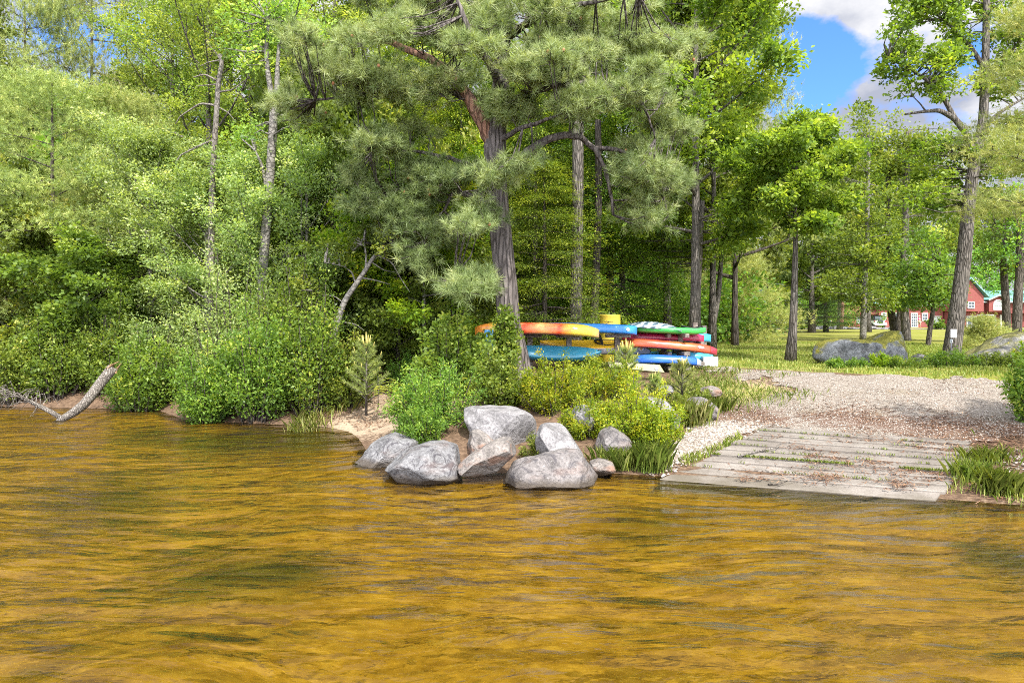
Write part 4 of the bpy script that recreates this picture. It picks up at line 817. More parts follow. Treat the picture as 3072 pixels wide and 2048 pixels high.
stick('dark curved stick near the waterline at the middle of the ramp', [G(768, 484, .05), G(778, 484, .07), G(788, 480, .08)], .012, .006, 'darkbark')
stick('weathered pole lying on the sandy path left of the big pine', [G(397, 397, .04), G(410, 394.5, .05), G(424, 393, .05)], .022, .018)
# ------------------------------------------------------------------ fallen log with its bleached branch
D_ = 13.75; mb = MB(); L0 = P(66, 417, D_)
q = np.array([P(54, 424, D_) - L0, P(64, 417.5, D_) - L0, P(75, 411, D_) - L0, P(84, 403.5, D_ + .1) - L0, P(91.5, 394.5, D_ + .25) - L0, P(98.5, 385, D_ + .4) - L0, P(106, 375.5, D_ + .5) - L0, P(113, 367, D_ + .6) - L0])
mb.tube(q, [.05, .075, .088, .096, .104, .10, .104, .108], 14)
for i, (x, y, z) in enumerate(mb.v):
    k = .02 * noise.noise((x * 4, y * 4, z * 4)); mb.v[i] = (x + k, y + k, z + k)
root = empty('fallen_log', tuple(L0), 'thick broken log slanting down from the bank into the water at the left', 'log')
mb.build('trunk', M['deadwood'], root)
mb = MB(); rr_ = R(8)
for _ in range(9):
    e = q[-1] + np.array([rr_.normal(0, .05), rr_.normal(0, .05), rr_.normal(0, .05)]); mb.tube([e, e + np.array([rr_.normal(.06, .05), rr_.normal(0, .05), rr_.uniform(.04, .18)])], [.022, .004], 4, False)
mb.build('splintered_end', plain('fresh_split_wood', (.26, .165, .09), .9, .1, 0, .3, 12), root)
mb = MB(); br = np.array([P(62, 418, D_) - L0, P(50, 411, D_) - L0, P(38, 405, D_) - L0, P(28, 400, D_) - L0, P(20, 396, D_) - L0, P(12, 395.5, D_) - L0, P(2, 399, D_) - L0])
mb.tube(br, [.05, .05, .045, .035, .03, .02, .01], 8)
for i_ in range(34):
    s = rr_.uniform(.25, 1) * (len(br) - 1); j = min(int(s), len(br) - 2); p = br[j] + (br[j + 1] - br[j]) * (s - j)
    d = np.array([rr_.normal(-.25, .4), rr_.normal(0, .4), rr_.choice([-1, 1]) * rr_.uniform(.15, .6)]); l = rr_.uniform(.3, .75)
    if d[2] < 0: l *= .6
    e = p + d * l; b2 = e + np.array([rr_.normal(-.12, .15), 0, -rr_.uniform(.05, .22)])
    mb.tube([p, p + d * l * .5 + np.array([0, 0, .05]), e, b2], [.012, .010, .007, .003], 4, False)
mb.build('branch', M['deadwood'], root)

# ------------------------------------------------------------------ shrubs
GS = 'dark leafy shrubs overhanging the left shore'
shrub('shrub', 'dark green shrub spilling over the water right of the log', 140, 15.2, 75, 62, 'darkleaf', 101, 9000, .075, .5, .6, GS, vb=.05)
shrub('shrub', 'dark glossy shrub right of the log hollow, lowest over the water', 205, 13.5, 66, 62, 'darkleaf', 102, 11000, .07, .5, .7, GS)
shrub('shrub', 'dense dark green shrub at the middle of the left shore', 258, 13.5, 84, 92, 'darkleaf', 103, 15000, .07, .55, .8, GS, vb=.08)
shrub('shrub', 'tall dark green shrub in front of the leaning trunk', 312, 13.6, 76, 96, 'darkleaf', 104, 13000, .07, .55, .8, GS, vb=.12)
shrub('shrub', 'mid-green shrub behind the candle pine', 345, 13.9, 56, 66, 'maple', 105, 8000, .065, .55, .8, GS)
shrub('shrub', 'shaded low shrub under the hemlock gap', 400, 15.5, 60, 34, 'darkleaf', 106, 5000, .06, .5, .7, GS)
GY = 'yellow-green shrubs on the far left bank'
shrub('shrub', 'light green shrub at the far left waterline', 12, 16.1, 84, 68, 'maple', 107, 9000, .075, .55, .6, GY); shrub('shrub', 'yellow-green shrub behind the bleached branch', 55, 16.1, 80, 76, 'maple', 108, 10000, .075, .55, .6, GY, vb=.05)
shrub('shrub', 'light green shrub behind the broken end of the log', 106, 16.2, 70, 80, 'maple', 109, 9000, .075, .55, .6, GY, vb=-.05); shrub('shrub', 'grey-green shrub above the hollow beside the log', 165, 15.6, 76, 84, 'alder', 110, 9000, .065, .5, .7, GY)
shrub('shrub', 'grey-green shrub above the dark shore shrubs, under the alders', 235, 15.0, 90, 118, 'alder', 111, 12000, .065, .5, .7, GY); shrub('shrub', 'leafy shrub wedged between leaning trunk and thin stems', 290, 14.8, 74, 130, 'maple', 112, 10000, .07, .55, .7, GY, vb=-.05)
GB = 'shrubs round the boulder pile'
shrub('shrub', 'dark green bushy shrub left of the big top boulder', 434, 10.5, 88, 54, 'darkleaf', 113, 14000, .045, .4, .75, GB, vb=.12, v0=438)
shrub('shrub', 'low dark green bush right behind the two left boulders of the pile', 424, 9.95, 62, 34, 'darkleaf', 124, 8000, .042, .4, .6, GB, vb=.02)
shrub('maple_sapling', 'leafy light green maple sapling growing in front of the big pine trunk', 452, 12.2, 84, 68, 'maple', 114, 11000, .075, .6, .7, GB, v0=408, cat='sapling')
shrub('maple_sapling', 'narrow maple sapling climbing up against the base of the big pine', 507, 12.8, 24, 70, 'maple', 115, 4500, .075, .6, .8, GB, v0=400, cat='sapling')
shrub('shrub', 'yellow-green shrub right behind the big top boulder', 556, 11.2, 92, 46, 'yellowleaf', 116, 12000, .045, .42, .7, GB, v0=422)
shrub('shrub', 'yellow-green shrub below the pale board, in front of the racks', 600, 12.0, 80, 38, 'yellowleaf', 117, 9000, .045, .42, .7, GB, v0=412)
shrub('shrub', 'bright yellow-green shrub in front of the bank boulders', 638, 9.95, 88, 50, 'yellowleaf', 118, 13000, .042, .42, .7, GB, v0=452, vb=.08)
shrub('shrub', 'yellow-green shrub between the round pale boulder and the grey dome boulder', 588, 10.1, 50, 34, 'yellowleaf', 119, 6000, .042, .42, .7, GB, v0=440)
shrub('maple_sapling', 'low leafy maple shoots between the dark bushy shrub and the yellow-green one', 498, 11.4, 64, 44, 'maple', 123, 7000, .06, .55, .7, GB, cat='sapling')
shrub('shrub', 'small green shrub in the hollow between slab and coarse wedge boulder', 540, 9.35, 40, 20, 'maple', 120, 2600, .035, .4, .7, GB, v0=456)
shrub('shrub', 'yellow-green shrub at the right end of the pile, above the grass clumps', 655, 9.7, 52, 38, 'yellowleaf', 121, 6000, .04, .4, .7, GB, v0=458)
shrub('shrub', 'green shrub beside the bank boulder and the gravel', 690, 12.9, 40, 26, 'maple', 122, 3500, .05, .4, .7, GB)
for i_, (u_, w_, h_, lf, lab) in enumerate([(846, 46, 7, 'darkleaf', 'low shrub in front of the left half of the mossy boulder'), (905, 60, 10, 'darkleaf', 'low dark shrub at the right foot of the mossy boulder'), (950, 60, 15, 'darkleaf', 'low shrub at the foot of the sign oak'), (985, 56, 11, 'maple', 'bright low shrub below the sloping ledge'), (1034, 40, 24, 'yellowleaf', 'yellowish shrub in front of the ledge at the right edge'), (880, 34, 9, 'yellowleaf', 'small yellowish plant below the middle of the mossy boulder')]):
    shrub('low_shrub', lab, u_, 16.4 - .0 * i_, w_, h_, lf, 130 + i_, 4200, .05, .5, .5, 'low shrubs along the far side of the gravel')
shrub('shrub', 'leafy green branch-end shrub entering at the right edge over the gravel', 1036, 10.6, 52, 66, 'darkleaf', 140, 5000, .07, .5, .7, v0=436, vb=.1)
shrub('bush', 'round bush on the lawn before the golf cart', 1012, 40, 34, 12, 'yellowleaf', 141, 3000, .1, .5, .8, 'bushes near the house'); shrub('bush', 'dark round bush beside the lawn pines, left of the far shade', 790 + 8, 80, 24, 12, 'darkleaf', 142, 2500, .2, .5, .8, 'bushes near the house'); shrub('bush', 'dark bush in front of the house windows', 938, 85, 22, 11, 'darkleaf', 143, 2200, .2, .5, .8, 'bushes near the house')
shrub('bush', 'small dark bush below the ledge top, right of the sign oak', 1000, 22, 24, 14, 'alder', 144, 2500, .07, .5, .8, 'bushes near the house')
# young pines with pale candle shoots
def candle_pine(label, u, D, hpx, wpx, v0, seed, ncand, nc=26):
    rng = R(seed); b = P(u, v0, D); h = hpx * D / F; w = wpx * D / F / 2
    root = empty('young_pine', tuple(b), label, 'pine tree', 'young pines with pale candles'); mb = MB(); cb = MB()
    mb.tube([(0, 0, -.1), (.01, 0, h * .5), (0, 0, h * .82)], [.028, .02, .012], 8)
    cen, dr = [], []
    for i in range(nc):
        f = .12 + .72 * (i / nc); a = i * 2.4; l = w * (1.15 - f) * rng.uniform(.7, 1.15); p = np.array([0, 0, h * f]); e = p + np.array([math.cos(a) * l, math.sin(a) * l, l * .55 + .03])
        mb.tube([p, (p + e) / 2 - np.array([0, 0, .02]), e], [.011, .008, .005], 5, False)
        for s in (.35, .5, .65, .8, .95): cen.append(p + (e - p) * s); dr.append(e - p + np.array([0, 0, .2 * l]))
        if i % 2 and f > .3: cb.tube([e, e + np.array([math.cos(a) * .02, math.sin(a) * .02, rng.uniform(.07, .14)])], [.009, .005], 6)
    top = np.array([0, 0, h * .82])
    for s in np.linspace(.3, 1, 8): cen.append(top * s); dr.append(np.array([rng.normal(0, .2), rng.normal(0, .2), 1.0]))
    for i in range(ncand):
        a = i * 6.283 / max(1, ncand - 1); k = 0 if i == 0 else 1
        s = top + np.array([math.cos(a) * .02 * k, math.sin(a) * .02 * k, -.02]); cb.tube([s, s + np.array([math.cos(a) * .05 * k, math.sin(a) * .04 * k, h * .08]), s + np.array([math.cos(a) * .065 * k, math.sin(a) * .05 * k, h * (.2 if k == 0 else .16)])], [.012, .012, .006], 6)
    mb.build('trunk', M['bark'], root)
    link('crown', needles('crown', np.array(cen), np.array(dr), rng, 46, .085, .0055, .62, .06, np.clip(rng.normal(.4, .15, len(cen)), 0, 1)), M['wneedle'], root)
    cb.build('candles', M['candle'], root)
candle_pine('young pine with a crown of upright pale candles on the left shore', 366, 12.9, 78, 46, 410, 201, 6, 34)
candle_pine('young pine with pale candles before the yellow kayak', 626, 12.6, 72, 46, 410, 202, 6, 30)
candle_pine('small young pine with pale candles before the blue kayak', 682, 13.2, 44, 38, 400, 203, 6, 22)
candle_pine('tiny young pine between the two candle pines at the racks', 655, 12.9, 26, 22, 398, 204, 3, 14)
# compound-leaf frond beside the left candle pine
rng = R(77); b = P(378, 402, 12.7); root = empty('sumac_plant', tuple(b), 'small plant with feathery compound leaves right of the shore candle pine', 'plant'); mb = MB(); cen = []; ax = []
for i in range(9):
    a = rng.uniform(-1.2, 1.2) if i % 2 else rng.uniform(0, 6.28); l = rng.uniform(.3, .5); z0 = rng.uniform(.25, .6)
    pts = [np.array([0, 0, z0 * .7]) + np.array([math.cos(a) * l * s, math.sin(a) * l * s, .25 * s - .28 * s * s]) for s in np.linspace(0, 1, 7)]
    mb.tube(pts, np.linspace(.006, .002, 7), 4, False)
    for p in pts[1:]:
        for sg in (-1, 1):
            dd = np.array([math.cos(a + sg * 1.0), math.sin(a + sg * 1.0), -.15]); cen.append(p + dd * .05); ax.append(dd)
mb.tube([(0, 0, -.1), (0, 0, .5)], [.012, .006], 5); mb.build('stems', M['bark'], root)
link('foliage', leaves('foliage', np.array(cen), np.array(ax), np.tile([0, 0, 1.0], (len(cen), 1)) + rng.normal(size=(len(cen), 3)) * .25, np.full(len(cen), .11), .3, rng.uniform(.5, 1, len(cen))), M['maple'], root)

# ------------------------------------------------------------------ grass, sedge, pebbles, needle litter (uncountable)
def blades(name, pts, h, rng, w=.004, lean=.45, v=(.3, .8), kind='stuff', mat='grass', **k):
    n = len(pts); a = rng.random(n) * 6.283; hh = h * rng.uniform(.5, 1.25, n)
    d = np.stack([np.cos(a), np.sin(a), np.zeros(n)], 1); s = np.stack([-np.sin(a), np.cos(a), np.zeros(n)], 1) * w
    ln = lean * rng.uniform(.2, 1.3, n)[:, None]
    m = pts + np.array([0, 0, 1.0]) * (hh * .55)[:, None] + d * ln * (hh * .3)[:, None]; tip = pts + np.array([0, 0, 1.0]) * (hh * .95)[:, None] + d * ln * hh[:, None]
    V = np.stack([pts - s, pts + s, m + s * .7, tip, m - s * .7], 1).reshape(-1, 3)
    return tag(link(name, fastmesh(name, V, np.arange(len(V)), 5, {'v': np.clip(rng.uniform(v[0], v[1], n), 0, 1)}), M[mat]), kind=kind, **k)
rng = R(300)
def scatter(n, x0, x1, y0, y1, keep):
    x = rng.uniform(x0, x1, n); y = rng.uniform(y0, y1, n); k = keep(x, y) > rng.random(n); x, y = x[k], y[k]
    return np.stack([x, y, gh(x, y)], 1)
patch = lambda x, y: np.clip((vnoise(x, y, 1.1, 8) - .38) * 3, 0, 1)
pts = scatter(160000, 1.2, 20, 13.5, 34, lambda x, y: np.clip(a_grass(x, y) * 1.2, 0, 1) * (~drive_mask(x, y)) * (.25 + .75 * patch(x, y)) * np.clip(1.3 - (y - 14) / 24, .25, 1))
blades('lawn_grass', pts, .075, rng, .007, .6, (.35, .95))
pts = scatter(60000, 1.2, 6.5, 9.0, 17.5, lambda x, y: np.maximum(soft(PALE, x, y, .6) * .55, (y - shore(x) > .3) * (x < 2.6) * .28) * patch(x, y))
blades('bank_grass', pts, .13, rng, .004, .55, (.3, 1))
RP = [tuple(Lf[0][:2]), tuple(Rt[0][:2]), tuple(Rt[1][:2]), tuple(Lf[1][:2])]
pts = scatter(14000, 1.7, 3.6, 8.6, 12.5, lambda x, y: (~inpoly(x, y, RP)) * (y - shore(x) > .12) * (~drive_mask(x, y)) * .55 * patch(x * 2, y * 2))
blades('bank_grass', pts, .10, rng, .006, .6, (.45, 1))
rg = groundpoly([(960, 452), (1024, 432), (1090, 440), (1090, 500), (1024, 500), (955, 494), (948, 480)])
pts = scatter(40000, 4.5, 9.5, 7.0, 11.5, lambda x, y: (~inpoly(x, y, RP)) * soft(rg, x, y, .3) * np.clip((vnoise(x, y, 1.9, 12) - .45) * 4, 0, 1) * .6)
blades('bank_grass', pts, .14, rng, .004, .5, (.4, 1))
pts = scatter(9000, -4.2, -1.4, 12.2, 15.5, lambda x, y: np.clip(.75 - soft(BEACH, x, y, .3), 0, 1) * patch(x * 1.5, y * 1.5) * .6)
blades('bank_grass', pts, .22, rng, .006, .6, (.5, 1))
# tufts in the joints of the ramp
jp = []
for i in range(1, NP):
    f = (i - .02) / NP; l = Lf[0] + (Lf[1] - Lf[0]) * f; r = Rt[0] + (Rt[1] - Rt[0]) * f
    for s in rng.random(1100 if i in (6,) else 200):
        if vnoise(s * 9, i * 3.3, 1.0, 3) > (.30 if i == 6 else .62): jp.append(l + (r - l) * s + np.array([rng.normal(0, .012), rng.normal(0, .015), 0]))
blades('ramp_grass', np.array(jp), .035, rng, .005, .8, (.2, .7))
def sedge(label, u, v, n, h, w, seed, vr=(.2, .7)):
    rg_ = R(seed); b = G(u, v); p = rg_.normal(size=(n, 3)) * np.array([w, w * .7, 0]); 
    o = blades('sedge_clump', p, h, rg_, .0034, .55, vr, None); o.location = tuple(b); tag(o, label, 'grass clump', 'sedge clumps at the waterline')
sedge('upright sedge clump right of the coarse wedge boulder', 622, 469, 300, .28, .07, 1, (.4, .9)); sedge('tall sedge clump at the waterline left of the ramp', 652, 471, 420, .36, .08, 2, (.3, .8))
sedge('thin sedge clump in front of the grey dome boulder', 606, 463, 200, .22, .10, 3, (.4, 1)); sedge('dense dark green sedge clump at the right waterline', 1003, 494, 600, .28, .09, 4, (.3, .7)); sedge('bright sedge clump beside the right edge of the ramp', 972, 480, 320, .24, .10, 5, (.4, .9))
sedge('loose sedge clump behind the right edge of the ramp', 985, 462, 260, .2, .16, 6, (.3, .8)); sedge('dry arching grass clump between the bank boulders', 690, 425, 420, .42, .16, 7, (.6, 1)); sedge('green grass clump beside the gravel boulder', 715, 412, 360, .28, .12, 8, (.3, .7))
def pebbles(name, pts, r0, r1, seed, mat, z=.3):
    rg_ = R(seed); n = len(pts); r = rg_.uniform(r0, r1, n) ** 1.0
    oct_ = np.array([(1, 0, 0), (0, 1, 0), (-1, 0, 0), (0, -1, 0), (0, 0, 1), (.62, .62, .45), (-.62, .62, .45), (-.62, -.62, .45), (.62, -.62, .45)], float)
    fc = np.array([(0, 5, 8), (5, 0, 1), (5, 1, 6), (6, 1, 2), (6, 2, 7), (7, 2, 3), (7, 3, 8), (8, 3, 0), (4, 5, 6), (4, 6, 7), (4, 7, 8), (4, 8, 5)])
    sc = rg_.uniform(.6, 1.3, (n, 1, 3)) * np.array([1, 1, .7]); a = rg_.random(n) * 6.283; ca, sa = np.cos(a), np.sin(a)
    V = oct_[None] * sc * r[:, None, None] * (1 + rg_.normal(0, .10, (n, 9, 1))); X = V[..., 0] * ca[:, None] - V[..., 1] * sa[:, None]; Y = V[..., 0] * sa[:, None] + V[..., 1] * ca[:, None]
    V = np.stack([X, Y, V[..., 2]], -1) + pts[:, None, :] + np.array([0, 0, .006])
    fl = (fc[None] + (np.arange(n) * 9)[:, None, None]).reshape(-1)
    tag(link(name, fastmesh(name, V.reshape(-1, 3), fl, 3, {'v': np.repeat(rg_.random(n), 12)}), mat), kind='stuff')
t = NT('loose_pebbles'); M['pebble'] = t.done(t.prin(t.ramp(t.attr('v').outputs['Fac'], [(0, (.12, .095, .078)), (.3, (.21, .175, .145)), (.6, (.29, .25, .215)), (1, (.40, .365, .325))]), .8, .25))
pts = scatter(80000, 2, 12.5, 8, 16.5, lambda x, y: drive_mask(x, y) * np.clip(1.25 - (y - 9) / 9, .12, 1) * .75); pts[:, 2] += .008
pebbles('gravel', pts, .006, .014, 31, M['pebble'])
LS = groundpoly([(650, 468), (700, 425), (745, 420), (762, 427), (735, 437), (690, 458), (662, 474)])
pebbles('gravel', scatter(16000, 1.6, 5, 8.3, 12.5, lambda x, y: soft(LS, x, y, .15)), .012, .034, 32, M['pebble'])
RS = groundpoly([(1000, 452), (1090, 455), (1090, 482), (1010, 478)]); pebbles('gravel', scatter(9000, 5, 9.5, 7, 10.5, lambda x, y: soft(RS, x, y, .15) * .7), .012, .032, 33, M['pebble'])
t = NT('dry_pine_needles'); M['litter'] = t.done(t.prin(t.ramp(t.attr('v').outputs['Fac'], [(0, (.06, .03, .018)), (.5, (.16, .08, .045)), (1, (.30, .19, .115))]), .8, .2))
def litter(name, pts, seed, l=.075, w=.006):
    rg_ = R(seed); n = len(pts); a = rg_.random(n) * 6.283; d = np.stack([np.cos(a), np.sin(a), rg_.normal(.08, .16, n)], 1) * (l * rg_.uniform(.5, 1.3, n))[:, None]; s = np.stack([-np.sin(a), np.cos(a), 0 * a], 1) * w
    c = pts + np.array([0, 0, .018]); V = np.stack([c - d * .5 - s, c - d * .5 + s, c + d * .5 + s, c + d * .5 - s], 1).reshape(-1, 3)
    tag(link(name, fastmesh(name, V, np.arange(len(V)), 4, {'v': rg_.random(n)}), M['litter']), kind='stuff')
lm = lambda x, y: np.clip(soft(LITTER, x, y, .4) * .8 + soft(LITTER2, x, y, .4) * .6 + .12 * ((x > 1.6) & (y < 16)) * (y - shore(x) > .1), 0, 1) * np.clip((vnoise(x, y, 1.6, 21) - .33) * 3, 0, 1)
litter('pine_needle_litter', scatter(60000, 1.6, 10, 7.4, 16, lm), 41)
litter('pine_needle_litter', scatter(7000, -4.5, -1.2, 12.0, 15.6, lambda x, y: (y - shore(x) > .25) * .6), 42)
rl = []
for (u_, v_, su, sv, n_) in [(800, 447, 12, 2, 120), (842, 449, 14, 2.5, 160), (815, 455, 10, 2, 130), (835, 458, 10, 2, 120), (880, 462, 14, 2.5, 200), (905, 470, 18, 3, 320), (935, 475, 14, 5, 420), (950, 460, 8, 8, 260), (820, 478, 14, 2.5, 260), (900, 484, 8, 3, 200), (870, 440, 30, 3, 300), (940, 447, 18, 4, 400), (770, 436, 8, 2, 60), (760, 478, 14, 2, 120), (850, 466, 60, 9, 380), (930, 452, 20, 6, 300)]:
    for _ in range(n_): rl.append(G(u_ + rng.normal(0, su), v_ + rng.normal(0, sv), .035) if _ % 4 == 0 else None)
    k0 = [p for p in rl if p is not None]; rl = k0
rl = np.array(rl); rl = np.concatenate([rl + rng.normal(0, .045, rl.shape) * np.array([1, 1, 0]) for _ in range(3)]); litter('pine_needle_litter', rl, 43, .07, .005)

copy_tree(alder, (9.9, 6.6, ghs(9.9, 6.6)), 1.9, (1.1, 1.1, 1.15), 'leafy tree just beyond the right edge, throwing its shade over the gravel and ramp', FG)
# ------------------------------------------------------------------ kayak racks and everything on them
def px(u, v, D): return P(u, v, D)
def glossy(name, stops=None, col=None, axis=0, rough=.32, L_=3.0):
    """moulded plastic; stops blend pigment colours along the hull as swirled in the real plastic"""
    t = NT(name); oc = t.coord(); n = t.noise(t.coord('Object', (1, 4, 4)), 1.6, 5, .6, .8)
    if stops:
        s = t.n('ShaderNodeSeparateXYZ'); t.set(s.inputs[0], oc)
        f = t.math('ADD', t.math('ADD', t.math('DIVIDE', s.outputs[axis], L_), .5), t.math('MULTIPLY', t.math('SUBTRACT', n, .5), .28)); c = t.ramp(f, stops)
    else: c = t.ramp(n, [(.3, tuple(x * .8 for x in col)), (.7, tuple(min(1, x * 1.1) for x in col))])
    sc = t.noise(t.coord('Object', (2, 30, 30)), 3, 3); c = t.mix(t.ramp(sc, [(.62, 0.0), (.7, .25)]), c, (.75, .72, .68))
    return t.done(t.prin(c, rough, .5, t.bump(sc, .08, .004)))
BLK = plain('black_foam', (.02, .02, .023), .7); GRYP = plain('grey_plastic', (.30, .32, .36), .5)
def kayak(name, label, u0, u1, vmid, D, Wd, Hh, mat, roll=0, yaw=0, pitch=0, rocker=.12, blunt=2.6, cockpits=(), deck=None, group='kayaks on the racks', endcap=None, cat='kayak', flat=.0, skeg=False, ends=.9):
    Ln = (u1 - u0) * D / F / max(.2, math.cos(yaw)); c = P((u0 + u1) / 2, vmid, D)
    mb = MB(); dk = MB(); N, K = 44, 24; rings = []
    for i in range(N + 1):
        t_ = -1 + 2 * i / N; w = Wd / 2 * max(.02, (1 - abs(t_) ** blunt)) ** .75; tip = abs(t_) ** 5.5
        keel = -Hh * (.52 - .46 * tip * ends) ; dkz = Hh * (.30 + rocker * t_ * t_ * 1.6); sheer = Hh * (.10 + rocker * t_ * t_ * 1.6)
        ring = []
        for k in range(K):
            a = 2 * math.pi * k / K; cy_, sz = math.cos(a), math.sin(a)
            y = w * math.copysign(abs(cy_) ** (.55 if sz < 0 else .75), cy_)
            z = sheer + (dkz - sheer) * abs(sz) ** .8 if sz >= 0 else sheer + (keel - sheer) * abs(sz) ** .62
            if sz < -.3 and abs(cy_) > .3: z -= .012 * math.cos(cy_ * 9)      # chines
            ring.append((t_ * Ln / 2, y, z))
        rings.append(ring)
    V = [p for r in rings for p in r]; fs = [(i * K + k, (i + 1) * K + k, (i + 1) * K + (k + 1) % K, i * K + (k + 1) % K) for i in range(N) for k in range(K)]
    fs += [tuple(range(K)), tuple(N * K + k for k in range(K))[::-1]]
    root = empty(name, tuple(c), label, cat, group); root.rotation_euler = (roll, pitch, yaw)
    mb.add(V, fs); o = mb.build('hull', mat, root)
    if deck is not None: 
        o.data.materials.append(deck); idx = [1 if (f < N * K and (f % K) < K // 2) else 0 for f in range(len(o.data.polygons))]; o.data.polygons.foreach_set('material_index', idx)
    for (cx, cl, cw, seat) in cockpits:
        x0 = cx * Ln / 2; zt = Hh * (.30 + rocker * cx * cx * 1.6) + .004; rim = MB(); pts = []
        for k in range(29):
            a = 2 * math.pi * k / 28; pts.append((x0 + cl / 2 * math.cos(a), cw / 2 * math.sin(a) * (1 - .12 * math.cos(a)), zt + .012 + .02 * math.cos(a) ** 2 - .03 * math.sin(a) ** 2))
        rim.tube(pts, .016, 6, False); rm = rim.build('cockpit_rim', BLK, root)
        ins = MB(); vs = [(x0 + (p[0] - x0) * f, p[1] * f, p[2] - .004 - dz) for f, dz in ((1, 0), (.93, .05), (.8, .09), (.01, .1)) for p in pts[:-1]]
        ins.add(vs, [(j * 28 + k, j * 28 + (k + 1) % 28, (j + 1) * 28 + (k + 1) % 28, (j + 1) * 28 + k) for j in range(3) for k in range(28)]); ins.build('cockpit_well', BLK, root)
        if seat:
            sb = MB(); sb.box((x0 - cl * .22, 0, zt + .09), (.06, cw * .75, .24), Matrix.Translation((x0 - cl * .22, 0, zt)) @ Matrix.Rotation(-.35, 4, 'Y') @ Matrix.Translation((-x0 + cl * .22, 0, -zt))); sb.build('seat', BLK, root, bevel=.02)
    if endcap is not None:
        eb = MB(); i0 = int(N * .915); vs = [(p[0] + .003, p[1] * 1.03, p[2] + (p[2] - Hh * .1) * .03) for r in rings[i0:] for p in r]; m = N + 1 - i0
        eb.add(vs, [(i * K + k, (i + 1) * K + k, (i + 1) * K + (k + 1) % K, i * K + (k + 1) % K) for i in range(m - 1) for k in range(K)] + [tuple((m - 1) * K + k for k in range(K))[::-1]]); eb.build('end_cap', endcap, root)
    for s_ in (-1, 1):
        hb = MB(); x = s_ * Ln / 2 * .97; z = Hh * (.30 + rocker * 1.5); hb.tube([(x - .06, 0, z), (x - .02, 0, z + .035), (x + .04, 0, z + .035), (x + .07, 0, z - .01)], .008, 6); hb.build('carry_handle', BLK, root)
    return root
PI = math.pi
orange = glossy('orange_yellow_plastic', [(0, (.62, .20, .03)), (.10, (.62, .22, .03)), (.2, (.66, .55, .05)), (.33, (.72, .30, .06)), (.42, (.78, .07, .02)), (.55, (.80, .40, .12)), (.66, (.82, .07, .02)), (.78, (.82, .60, .06)), (.92, (.85, .68, .08)), (1, (.82, .55, .25))], L_=2.9)
kayak('kayak', 'long orange and yellow kayak lying upside down on top of the near rack', 475, 599, 329.5, 15.4, .62, .32, orange, PI, -.03, .02, .10, 4.5, [(.05, .9, .42, False)])
kayak('kayak', 'teal kayak on its side on the lower arm of the near rack', 508, 601, 352.5, 15.5, .36, .25, glossy('teal_plastic', [(0, (.02, .10, .22)), (.35, (.02, .18, .28)), (.6, (.025, .26, .33)), (.85, (.06, .20, .32)), (1, (.12, .27, .40))], L_=2.4), .85, 0, .03, .14, 3.2, (), glossy('teal_deck', None, (.03, .20, .30)))
kayak('kayak', 'plain blue kayak with a blunt end on top, just right of the orange kayak', 540, 637, 328.8, 16.2, .6, .27, glossy('blue_plastic', None, (.03, .22, .62)), PI, 0, .03, .05, 7.0, (), ends=.25)
kayak('kayak', 'yellow kayak with pale grey hull and two black cockpits in the middle of the racks', 540, 643, 345.5, 16.7, .66, .30, glossy('grey_hull', None, (.40, .39, .43)), .25, .02, .0, .12, 2.4, [(.30, .62, .42, True), (.72, .5, .34, False)], glossy('yellow_deck', None, (.78, .44, .02)))
kayak('kayak', 'green kayak under a clear cover on the top of the far rack', 628, 706, 329.0, 16.6, .66, .20, glossy('green_plastic', None, (.05, .42, .08)), 0, .03, .05, .10, 2.2, [(.62, .45, .36, False)])
kayak('kayak', 'crimson kayak on the second tier of the far rack', 622, 704, 337.3, 17.0, .58, .24, glossy('crimson_plastic', None, (.42, .02, .08)), PI, 0, .02, .06, 4.0, (), ends=.4)
kayak('kayak', 'light blue kayak behind the crimson one, only its blunt end showing', 630, 711, 337.5, 17.9, .58, .26, glossy('sky_blue_plastic', None, (.05, .36, .62)), PI, 0, .01, .05, 6.0, (), ends=.3)
kayak('kayak', 'orange-red kayak with a dark red end on the third tier of the far rack', 624, 717, 346.0, 16.4, .62, .25, glossy('red_orange_plastic', [(0, (.42, .10, .03)), (.2, (.36, .06, .02)), (.4, (.42, .05, .022)), (.6, (.36, .12, .03)), (.8, (.46, .06, .025)), (1, (.50, .06, .025))], L_=2.3), PI, -.02, .085, .10, 3.2, (), endcap=glossy('dark_red_plastic', None, (.32, .03, .05)))
kayak('kayak', 'dark blue kayak on the lowest tier of the far rack', 634, 701, 360.0, 16.0, .6, .24, glossy('deep_blue_plastic', None, (.015, .11, .46)), PI, -.02, .04, .08, 3.4, (), endcap=GRYP)
kayak('kayak', 'light blue kayak low at the back of the far rack, above the white crate', 640, 713, 356.3, 17.4, .6, .24, glossy('cyan_plastic', None, (.05, .38, .62)), PI, 0, .02, .08, 4.0, (), ends=.5)
